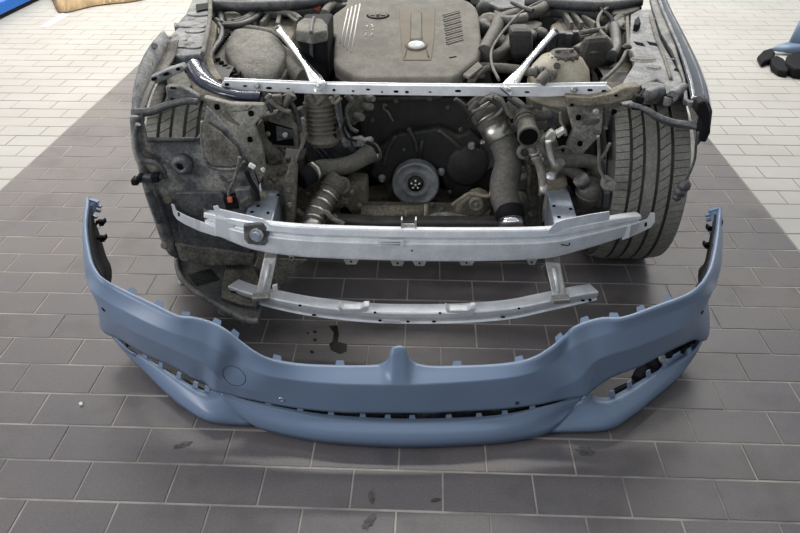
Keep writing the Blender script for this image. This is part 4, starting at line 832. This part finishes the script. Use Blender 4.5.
def build_right_front():
    hose([(550,142,2.2),(553,151,2.19),(560,159,2.18),(572,161,2.18),(585,161,2.18),(594,163,2.18),(597.5,169,2.18),(597,177,2.18),(592,183,2.17)], .024, 'coolant_hose', 'rubber_hose', seg=14)
    hose([(522,160,2.25),(545,161,2.22),(560,165,2.2),(572,171,2.18),(582,178,2.16),(588,183,2.15)], .022, 'coolant_hose', 'rubber_hose', seg=14)
    o = MB().lathe([(.0, .05), (.026, .048), (.036, .03), (.040, .0), (.036, -.03), (.022, -.045), (.0, -.048)], aY(587.5, 195, 2.13), (.1, -.25, 1), 24).build('coolant_pump', 'rubber_hose', CAR)
    ring(aY(587.5, 193, 2.13), (.1, -.25, 1), .038, .006, 'pump_rib', 'pipe_grey', o); ring(aY(587, 187, 2.13), (.1, -.25, 1), .03, .01, 'pump_collar', 'liner_grey', o)
    MB().tube(pts([(580,178),(584,184)], 2.12), .026, 14, True, 1).build('pump_cuff', 'liner_grey', o)
    MB().tube(pts([(575,209),(590,209),(602,212)], 2.2), .02, 12).build('lower_hose', 'rubber_hose', CAR)
    # air conditioning line with its fitting
    hose([(548,141),(549,150),(551.5,159),(555,166),(555.5,172)], .010, 'refrigerant_line', 'cast_aluminium', Y=2.11)
    poly([(545,137),(552,131),(556,133),(556,140),(550,144),(545,143)], 2.13, .03, 'line_fitting', 'cast_aluminium', bevel=.004)
    poly([(555,134),(564,129),(566,133),(558,139)], 2.13, .03, 'line_fitting', 'cast_aluminium', bevel=.004)
    poly([(539,140),(545,136),(546,142),(541,144)], 2.13, .03, 'line_fitting', 'pipe_grey', bevel=.004)
    part(MB().lathe([(.016, -.02), (.018, 0), (.016, .02)], aY(558, 166, 2.11), (.3, -.4, 1), 12, True), 'line_valve', 'dusty_grey')
    o = hose([(531,147,2.16),(535,156,2.15),(539,164,2.13),(542,176,2.1),(543,188,2.08)], .014, 'refrigerant_line', 'dusty_grey')
    for y in (153, 157, 161): ring(aY(534.5+(y-153)*.5, y, 2.15), (.4, -.1, -1), .014, .006, 'line_ferrule', 'cast_aluminium', o)
    MB().lathe([(.012, -.02), (.014, 0), (.012, .02)], aY(543, 190, 2.075), (0, -.2, 1), 12, True).build('line_nut', 'cast_aluminium', o)
    hose([(543,195,2.06),(541,205,2.05),(540,216,2.03),(541,226,2.0)], .006, 'edge_wire', 'black_plastic')
    o = MB().lathe([(.014, .01), (.024, .008), (.026, -.004), (.020, -.010), (.012, -.004)], aY(524, 152, 2.18), (.1, -1, .3), 22).build('hose_grommet', 'pipe_grey', CAR)
    poly([(520,143),(528,141),(532,150),(527,157),(520,156)], 2.22, .03, 'pipe_bracket', 'liner_grey', bevel=.006)
    hose([(534,114,2.28),(543,116,2.28),(552,113,2.28)], .018, 'coolant_hose', 'pipe_grey')
    part(MB().box(aY(549, 117, 2.3), (.06, .05, .07), (0, .1, 0)), 'valve_block', 'liner_grey', bevel=.008)
    hose([(560,112,2.2),(561,122,2.2),(565,130,2.19),(566,136,2.18)], .005, 'sensor_wire', 'dusty_grey')
    # plug hanging on two wires
    poly([(603,180),(608,178),(617,183),(616,191),(605,192),(601,187)], 2.05, .03, 'hanging_plug', 'liner_grey', bevel=.005)
    hose([(598,136),(599,150),(599,166),(603,176),(608,181)], .005, 'plug_wire', 'dusty_grey', Y=2.05)
    hose([(610,143),(605,153),(600,160),(598,164)], .005, 'plug_wire', 'dusty_grey', Y=2.06)
    poly([(604,193),(611,192),(610,208),(603,210)], 2.1, .03, 'shock_plug', 'liner_dark', bevel=.005)
build_right_front()
def build_small_lines():
    for L, Y, r, mt_ in (([(292,94),(286,103),(281,113),(277,119)], 2.2, .012, 'rubber_hose'), ([(266,96),(274,104),(283,110),(291,112)], 2.18, .008, 'pipe_grey'), ([(270,94),(268,104),(272,112)], 2.18, .007, 'liner_dark'), ([(283,95),(292,104),(298,118),(300,132)], 2.22, .008, 'liner_dark'),
      ([(330,97),(335,103),(341,98)], 2.22, .006, 'rail_beige'), ([(346,118),(343,128),(348,138),(357,141)], 2.22, .005, 'black_plastic'), ([(366,142),(374,146),(378,153)], 2.24, .007, 'black_plastic'), ([(338,120),(334,132),(338,142)], 2.26, .006, 'black_plastic'),
      ([(508,98),(516,104),(524,108),(534,106)], 2.24, .007, 'liner_dark'), ([(455,99),(464,106),(470,114)], 2.3, .008, 'dusty_black'), ([(510,150),(516,158),(520,168),(518,180)], 2.2, .008, 'liner_dark'), ([(526,158),(529,172),(528,190),(532,206)], 2.22, .008, 'mud_grey'),
      ([(556,150),(563,147),(572,150)], 2.14, .006, 'liner_dark'), ([(568,186),(572,196),(571,208)], 2.12, .006, 'black_plastic'), ([(297,210),(304,216),(312,224)], 2.1, .010, 'mud_grey'), ([(318,214),(326,212),(333,219),(344,224)], 2.06, .009, 'mud_grey'),
      ([(246,170),(250,180),(256,190),(258,200)], 1.98, .008, 'black_plastic'), ([(220,176),(228,181),(236,178)], 2.0, .006, 'liner_dark')):
        hose(L, r, 'thin_line', mt_, Y=Y, seg=8)
    R_ = random.Random(5)
    for x, y, Y in ((372,120,2.44),(396,101,2.44),(430,99,2.44),(448,108,2.44),(461,130,2.42),(404,150,2.43),(450,192,2.42),(360,206,2.16),(352,192,2.17),(433,205,2.3),(466,222,2.12),(488,220,2.12),(300,202,2.2),(308,194,2.2),(523,170,2.28),(531,214,2.25),(285,135,2.18),(268,134,2.18),(263,170,2.0),(289,190,2.03),(290,205,2.03),(596,112,2.2),(571,150,2.2),(606,128,2.2)):
        bolt(aY(x, y, Y), (R_.uniform(-.2, .2), -1, .2), R_.uniform(.005, .008), 'dusty_black' if Y > 2.41 else R_.choice(['mud_grey', 'cast_aluminium', 'dusty_grey']))
    for x, y, Y, s_ in ((276,100,2.2,.04),(288,98,2.22,.05),(300,112,2.25,.04),(512,128,2.26,.04),(540,124,2.28,.05),(522,184,2.3,.05),(514,206,2.3,.04),(262,196,2.0,.03),(246,202,1.99,.035),(345,200,2.2,.03),(440,212,2.3,.04),(386,206,2.25,.03)):
        part(MB().box(aY(x, y, Y), (s_, .03, s_*R_.uniform(.5, .9)), (R_.uniform(-.3, .3), R_.uniform(-.5, .5), R_.uniform(-.5, .5))), 'small_bracket', R_.choice(['liner_dark', 'mud_grey', 'dusty_black']), bevel=.005)
build_small_lines()
# --- inside the bay, above
def build_bay():
    PB = (.66, .13, 2.45)
    # cowl panels and dark scuttle at the back
    flat([(208,-6),(352,-6),(350,3),(300,9),(262,11),(232,9),(212,10)], (.76, .02, 2.95), .04, 'scuttle_panel', 'liner_dark', bevel=.01)
    flat([(470,-6),(640,-6),(640,8),(600,11),(560,9),(520,6),(500,8)], (.76, .02, 2.95), .04, 'scuttle_panel', 'liner_dark', bevel=.01)
    MB().tube([aP(x, y, (.78, 0, 3)) for x, y in ((212,5),(250,6),(300,4),(340,-2))], .022, 12).build('bonnet_seal', 'liner_dark', CAR)
    MB().tube([aP(x, y, (.78, 0, 3)) for x, y in ((525,2),(560,4),(600,6),(640,2))], .022, 12).build('bonnet_seal', 'liner_dark', CAR)
    # air filter housing
    lid = [(234,34),(242,32.5),(258,34),(271,37),(280,43),(286,51),(287,60),(283,70),(277,79),(262,81),(247,79),(236,71),(227,60),(225,53),(229,43)]
    pl = (.675, .12, 2.42); up = np.array([0, 0, .035])
    base = MB().prism([aP(x, y, (.665, .12, 2.42)) for x, y in ((229,30),(211,54),(212,58),(236,81),(262,84),(280,82),(292,64),(290,50),(276,36),(250,31))], (0, 0, -.12)).build('air_filter_box', 'dusty_grey', CAR, None, .008)
    C_ = np.mean([aP(x, y, pl) for x, y in lid], axis=0); rg = cr1([aP(x, y, pl) for x, y in lid+lid[:1]], 4)[:-1]
    m = MB(); m.grid([[C_+(p_-C_)*f_+[0, 0, h] for p_ in rg] for f_, h in ((1.03, -.05), (1.0, .0), (.97, .014), (.92, .022), (.84, .024), (.80, .028), (.3, .030), (.02, .030))], True)
    m.build('filter_lid', 'dusty_grey', base)
    for a, b_, n, s_ in (((230,33),(214.5,53),9,.013), ((216,58),(238,78),6,.018)):
        for k in range(n):
            t = (k+.5)/n; MB().box(aP(a[0]+(b_[0]-a[0])*t, a[1]+(b_[1]-a[1])*t, (.680, .12, 2.42)), (s_, s_*.7, .016), (0, 0, .7)).build('filter_clip', 'black_plastic', base, bevel=.003)
    MB().tube([aP(x, y, (.64, .12, 2.42)) for x, y in ((280,58),(290,66),(298,74),(306,80))], [.05, .048, .045, .042], 14).build('filter_snout', 'dusty_grey', CAR)
    # strut tower castings
    def tower(L, ribs, pl, lip):
        o = MB().prism([aP(x, y, pl) for x, y in L], (0, 0, -.1)).build('strut_tower', 'rail_beige', CAR, None, .012)
        for a, b_ in ribs:
            p, q = aP(*a, pl), aP(*b_, pl); d = (q-p)/np.linalg.norm(q-p); n = np.array([-d[1], d[0], 0])*.008
            MB().prism([p-n, p+n, q+n, q-n], (0, 0, .03)).build('tower_rib', 'dusty_grey', o, None, .003)
            n2 = n*3.2; MB().prism([p+n*1.2, p+n2, q+n2, q+n*1.2], (0, 0, .002)).build('tower_recess', 'liner_dark', o)
        MB().tube([aP(x, y, pl)+[0, 0, .012] for x, y in lip], .014, 10).build('tower_lip', 'dusty_grey', o)
    tower([(229,31),(238,26),(252,20),(258,15),(290,15),(299,24),(290,40),(272,36),(250,31)], [((253,28),(264,16)), ((262,29),(273,16)), ((278,30),(281,18))], (.69, .1, 2.7), [(232,31),(250,31.5),(270,35),(284,42)])
    tower([(548,36),(551,24),(562,17),(580,14),(592,20),(602,30),(590,34),(566,38)], [((571,30),(563,17)), ((581,30),(571,17)), ((595,30),(582,22))], (.69, .1, 2.7), [(540,18),(555,15),(575,12.5),(592,15),(604,23)])
    flat([(222,13),(225,9),(234,9),(241,13),(238,19),(228,21)], (.73, .1, 2.8), .05, 'brake_reservoir_cover', 'dusty_grey', bevel=.012)
    for L, r, mt_ in (([(216,20),(221,23),(230,24),(240,22),(250,17),(258,12),(266,9),(280,9),(292,10),(302,4)], .011, 'dusty_grey'), ([(233,22),(246,18),(256,12),(268,11),(280,12),(294,15),(301,20)], .013, 'dusty_grey'),
      ([(222,26),(238,25),(252,20),(262,13)], .012, 'liner_dark'), ([(213,8),(220,12),(222,24)], .012, 'liner_dark'), ([(219,24),(222,30),(220,40),(214,48)], .010, 'liner_dark'), ([(217,44),(211,54),(211,64)], .010, 'liner_dark'),
      ([(324,14),(328,8),(336,3),(345,0)], .018, 'pipe_grey'), ([(302,3),(310,-3)], .008, 'dusty_grey'), ([(286,12),(292,18),(298,22)], .007, 'dusty_grey')):
        MB().tube([aP(x, y, (.72, .1, 2.7)) for x, y in L], r, 10).build('engine_hose' if r > .012 else 'wiring_harness', mt_, CAR)
    # fuse box with strap
    o = MB().prism(pts([(296,28),(327,27),(328.5,84),(318,84),(305,60),(297,44)], 2.52), (0, .2, 0)).build('fuse_box', 'black_plastic', CAR, None, .012)
    MB().prism([aP(x, y, (.842, .0, 2.6)) for x, y in ((295.5,30),(297,22),(303,17.5),(322,18),(327.5,24),(327,30),(311,33))], (0, 0, -.04)).build('fuse_box_lid', 'dusty_grey', o, None, .008)
    MB().prism(pts([(309.5,31),(313,31),(313,58),(309.5,54)], 2.512), (0, .01, 0)).build('fuse_box_strap', 'liner_dark', o, None, .002)
    MB().tube([aP(x, y, (.845, .0, 2.6)) for x, y in ((311,33),(312,24),(314,17.5))], .006, 8).build('fuse_box_strap', 'liner_dark', o)
    for x, y in ((315,2.5),(320,4.5),(316,7)): MB().box(aP(x, y, (.74, .1, 2.9)), (.035, .04, .03), (.1, .2, .3)).build('orange_connector', 'orange_plastic', CAR, None, .006)
    for x, y, s_ in ((304,8,.05),(298,13,.04),(308,13,.05),(327,3,.05),(290,3,.05)): MB().box(aP(x, y, (.69, .1, 2.85)), (s_*1.4, s_, .05), (0, .1, .4)).build('relay_block', 'liner_dark', CAR, None, .006)
    # right of the engine
    for L, r, mt_, z in (([(484,52),(489,42),(495,31),(499,22),(508,17),(520,14),(532,13),(540,10),(545,5),(543,0)], .026, 'rubber_hose', .70), ([(479,57),(490,58),(501,54),(508,47),(510,40)], .026, 'rubber_hose', .66), ([(478,62),(490,62),(502,59),(512,52)], .02, 'rubber_hose', .64),
      ([(478,67),(500,68),(520,70),(535,73)], .018, 'pipe_grey', .655), ([(470,83),(480,72),(488,68)], .012, 'pipe_grey', .66), ([(500,20),(512,20),(526,17)], .018, 'liner_grey', .71), ([(533,11),(524,8),(512,2)], .01, 'liner_dark', .73)):
        MB().tube([aP(x, y, (z, .12, 2.5)) for x, y in L], r, 14).build('engine_hose', mt_, CAR)
    flat([(495,-4),(521,-4),(526,8),(522,14),(506,15),(497,18),(494,10)], (.72, .1, 2.8), .08, 'resonator_box', 'dusty_cover', bevel=.012)
    flat([(498,22),(503,20),(524,19.5),(537,20),(543,22),(539,27),(531,29),(519,25.5),(512,27),(500,28)], (.70, .1, 2.65), .04, 'ignition_cover', 'dusty_grey', bevel=.008)
    poly([(510,30),(533,30),(534,58),(512,60)], 2.62, .1, 'vacuum_pump', 'soot_black', bevel=.02)
    for x, y, s_ in ((513,34,.03),(522,44,.04),(517,52,.035),(530,36,.03),(541,34,.03),(496,44,.05),(489,24,.05),(488,8,.05),(484,28,.04)): MB().lathe([(s_*.6, -s_), (s_, -.3*s_), (s_*.9, .5*s_), (s_*.4, .7*s_)], aP(x, y, (.655, .12, 2.5)), (random.uniform(-.6, .6), -.4, 1), 9, True).build('engine_fitting', random.choice(['liner_dark', 'dusty_black', 'mud_grey']), CAR)
    # thin silver cable looping over
    MB().tube([aP(x, y, (.735, .1, 2.5)) for x, y in ((499,80),(493,68),(491,58),(492,49),(497,40),(506,28),(519,14),(533,5),(545,0))], .005, 8).build('bowden_cable', 'dusty_grey', CAR)
    # expansion tank
    c = aY(559, 77, 2.40); pr = [(.03, -.145), (.075, -.135), (.100, -.10), (.108, -.05), (.112, -.046), (.112, -.040), (.107, -.036), (.108, .0), (.098, .045), (.074, .078), (.045, .092), (.04, .10)]
    o = MB().lathe(pr, c+[0, 0, -.015], (0, -.06, 1), 40, True).build('expansion_tank', 'tank_white', CAR)
    cc = aY(563.5, 57.5, 2.395)
    q = MB().lathe([(.046, -.03), (.047, .012), (.043, .018), (.020, .020), (.018, .026), (0, .027)], cc, (0, -.06, 1), 36).build('tank_cap', 'dusty_black', o)
    for k in range(12):
        a = k*math.pi/6; MB().box(cc+[.047*math.cos(a), .047*math.sin(a), -.008], (.010, .008, .036), (0, 0, a)).build('cap_grip', 'dusty_black', o, bevel=.002)
    MB().box(cc+[0, -.002, .024], (.066, .014, .012), (0, 0, .2)).build('cap_bar', 'dusty_grey', o, bevel=.003)
    MB().lathe([(.012, 0), (.012, .003)], aY(557, 66, 2.32), (0, -.6, .8), 12, True).build('tank_port', 'soot_black', o)
    MB().tube([aY(540, 83, 2.26), aY(543, 79, 2.27), aY(548, 75, 2.29), aY(553, 74, 2.31)], [.018, .019, .02, .018], 14).build('tank_elbow', 'dusty_grey', o)
    ring(aY(549, 74.5, 2.29), (1, .3, .3), .019, .012, 'elbow_collar', 'pipe_grey', o)
    MB().tube([aY(530, 72, 2.34), aY(540, 72, 2.32), aY(545, 71, 2.31)], .015, 12).build('tank_hose', 'rubber_hose', o)
    for x in (536, 541, 544): ring(aY(x, 72, 2.32), (1, 0, 0), .016, .008, 'hose_band', 'liner_dark', o)
    for x, y in ((553,40),(561,41),(568,42),(575,40)): MB().box(aP(x, y, (.69, .1, 2.55)), (.03, .03, .07)).build('tank_bracket', 'liner_dark', CAR, None, .004)
    # right wing side: diagonal stay, cables, relays
    MB().tube([aP(x, y, (.70, .1, 2.6)) for x, y in ((574,51),(590,42),(606,31),(620,20))], [.016, .018, .02, .026], 12).build('diagonal_stay', 'dusty_black', CAR)
    for L, r, mt_ in (([(612,5),(602,12),(598,20),(599,28),(604,35),(612,42),(620,47),(628,48)], .007, 'dusty_grey'), ([(626,52),(621,62),(612,72),(602,81)], .007, 'dusty_grey'), ([(596,5),(604,12),(611,18),(613,24)], .009, 'black_plastic'), ([(614,26),(616,38),(616,48),(612,56)], .02, 'liner_dark'),
      ([(618,27),(626,31),(634,31),(638,26)], .006, 'black_plastic'), ([(580,33),(592,31),(604,29)], .010, 'dusty_grey'), ([(586,52),(598,52),(606,44)], .010, 'liner_dark')):
        MB().tube([aP(x, y, (.735, .1, 2.6)) for x, y in L], r, 10).build('wing_cable', mt_, CAR)
    flat([(635,19),(639,15),(641,22),(638,25),(634,24)], (.77, .1, 2.5), .03, 'cable_plug', 'black_plastic', bevel=.004)
    flat([(612,17),(624,14),(626,22),(618,28),(611,26)], (.72, .1, 2.6), .05, 'relay_block', 'dusty_grey', bevel=.008)
    flat([(626,16),(629,15),(631,50),(627,50)], (.74, .1, 2.5), .05, 'bay_flange', 'dusty_grey', bevel=.003)
    flat([(611,-4),(640,-4),(640,8),(628,13),(612,14)], (.74, .1, 2.8), .05, 'scuttle_corner', 'dusty_grey', bevel=.01)
    flat([(612,28),(625,28),(626,44),(618,52),(611,46)], (.66, .1, 2.6), .05, 'sensor_block', 'mud_brown', bevel=.01)
    bolt(aP(627, 47, (.76, .1, 2.45)), (0, 0, 1), .012, 'soot_black')
    poly([(585,38),(608,36),(618,52),(612,64),(590,78),(578,70),(580,52)], 2.55, .04, 'wheel_house_side', 'dusty_black', bevel=.02)
    flat([(585,82),(600,72),(616,62),(622,56),(626,62),(612,74),(600,84)], (.60, .1, 2.4), .03, 'apron_gusset', 'dusty_grey', bevel=.006)
    flat([(597,90),(607,80),(618,68),(628,58),(633,64),(626,78),(614,91),(604,95)], (.685, .1, 2.4), .05, 'apron_inner', 'rail_beige', bevel=.006)
build_bay()
# ------------------------------------------------------------------ things around the car
def build_surroundings():
    # blue platform edge, top left
    t = empty('blue_platform', (-4.2, 6.8, 0), 'bright blue low platform with a dark foot at the far left', 'platform')
    a, b_ = aZ(-60, 50, 0), aZ(44, -1, 0); d = (b_-a)/np.linalg.norm(b_-a); n = np.array([-d[1], d[0], 0]); n = n if n[0] < 0 else -n
    b_ = a+d*1.9
    MB().prism([a+n*.02, b_+n*.02, b_+n*1.6, a+n*1.6], (0, 0, .035)).build('platform_foot', 'black_plastic', t)
    MB().prism([a+[0, 0, .035], b_+[0, 0, .035], b_+n*1.6+[0, 0, .035], a+n*1.6+[0, 0, .035]], (0, 0, .09)).build('platform_deck', 'blue_paint', t, None, .01)
    # crumpled kraft paper
    ed0 = [(51,-4),(54,4),(59,12.5),(70,12),(84,8.5),(96,6),(112,4),(128,2.5),(146,-.5)]; ed1 = [(66,-10),(70,-10),(75,-10),(85,-9),(95,-9),(108,-10),(122,-10),(135,-10),(150,-10)]
    A, B = cr1([aZ(x, y, .004) for x, y in ed0], 5), cr1([aZ(x, y, .004) for x, y in ed1], 5); G = []
    for i in range(len(A)):
        G.append([A[i]*(1-t_)+B[i]*t_+[0, 0, .004+.11*(1-(1-t_)**3)*(.6+.4*math.sin(i*.9+3*t_))+.03*abs(math.sin(i*1.7+5*t_))*(t_ > 0)] for t_ in np.linspace(0, 1, 7)])
    o = MB().sheet(np.array(G), .003).build('kraft_paper', 'kraft_paper'); tag(o, 'crumpled brown kraft paper sheet lying on the pale tiles', 'paper')
    # white strip
    L = [aZ(x, y, .0012) for x, y in ((40,27),(47,27.5),(69,15),(62,13))]
    tag(MB().prism(L, (0, 0, .001)).build('floor_tape', 'white_plastic'), 'short white tape strip stuck to the pale tiles', 'tape')
    # second bumper end and its black bits, right edge
    t = empty('painted_panel', tuple(aZ(795, 52, 0)), 'blue painted panel leaning at the right edge of the picture', 'panel')
    P = [aZ(784, 52, .0), aZ(802, 54, .0), aZ(840, 52, 0)]; up_ = [aZ(784, 52, .0)+[.35, .25, .62], aZ(802, 54, 0)+[.4, .25, .62], aZ(840, 52, 0)+[.4, .3, .62]]
    A, B = cr1(P, 5), cr1(up_, 5)
    MB().sheet(np.array([A, A*.7+B*.3-[.03, 0, 0], A*.35+B*.65-[.03, 0, 0], B]).transpose(1, 0, 2), .012).build('panel_skin', 'primer_blue', t)
    MB().sheet(np.array([A+[-.12, -.03, .02], A+[-.06, -.02, .05], A+[0, 0, .06]]).transpose(1, 0, 2), .01).build('panel_flange', 'primer_blue', t)
    t = empty('black_trim', tuple(aZ(782, 62, 0)), 'black angular plastic trim lying below the leaning blue panel', 'trim')
    for L, h in (([(758,55),(763,50),(772,47),(776,52),(773,58),(762,62)], .06), ([(771,58),(776,54),(784,58),(791,66),(788,71),(779,69),(772,64)], .07), ([(787,55),(798,50),(820,52),(815,70),(795,68),(786,62)], .10)):
        MB().prism([aZ(x, y, h*.7) for x, y in L], (0, 0, -h*.7)).build('trim_block', 'black_plastic', t, None, .015)
    tag(MB().prism([aZ(x, y, .002) for x, y in ((790,70),(796,67),(806,71),(806,78))], (0, 0, .03)).build('orange_block', 'orange_plastic', None, None, .004), 'small orange block half cut off by the right edge', 'block')
    # oil under the lower bar, drips, scuffs
    def blob(cx, cy, rx, ry, nm, mt_, lab, cat, grp=None, rot=0, seed=1, z=.0009):
        R_ = random.Random(seed); L = []
        for k in range(22):
            a = 2*math.pi*k/22; q = 1+R_.uniform(-.28, .22); u, v = rx*q*math.cos(a), ry*q*math.sin(a)
            L.append(aZ(cx+u*math.cos(rot)-v*math.sin(rot), cy+u*math.sin(rot)+v*math.cos(rot), z))
        return tag(MB().prism(L, (0, 0, .0005)).build(nm, mt_), lab, cat, grp)
    L = [(329,326),(337,325),(339,334),(338,342),(347,344),(347,351),(340,354),(331,350),(329,344),(333,341),(334,333)]
    tag(MB().prism([aZ(x, y, .0008) for x, y in L], (0, 0, .0006)).build('oil_stain', 'oil'), 'black oil drip pool on the tiles under the lower bar', 'stain')
    for i, (x, y, r) in enumerate(((315,332,1.8),(315,340,2),(312,352,2),(308,333,1.2))): blob(x, y, r, r*.7, 'oil_drop', 'oil', ('topmost round oil drop left of the drip pool', 'middle oil drop left of the drip pool, the roundest', 'lowest oil drop, nearest the bumper edge', 'small oil drop farthest left of the drip pool')[i], 'stain', 'oil drops by the drip pool', 0, i)
    for i, (x, y, rx, ry, rot, lab) in enumerate(((585,451,9,4.5,.15,'brown dirt smear on the tile right of the bumper front'), (371,497,3,6,-.2,'dark scuff on a tile in front of the bumper middle'), (369,522,4,9,.7,'dark smear at the bottom edge in front of the bumper'), (435,500,5,2,-.2,'short dark scuff right of the bumper middle near the bottom'), (183,445,9,2.5,-.3,'dark scuff on a tile left of the bumper front'))):
        blob(x, y, rx, ry, 'scuff_mark', 'smudge', lab, 'mark', None, rot, 20+i)
    tag(MB().box(aZ(81, 404, .003), (.009, .014, .006), (0, 0, .6)).build('paint_chip', 'white_plastic', None, bevel=.001), 'tiny white chip lying on a tile at the left', 'chip')
build_surroundings()
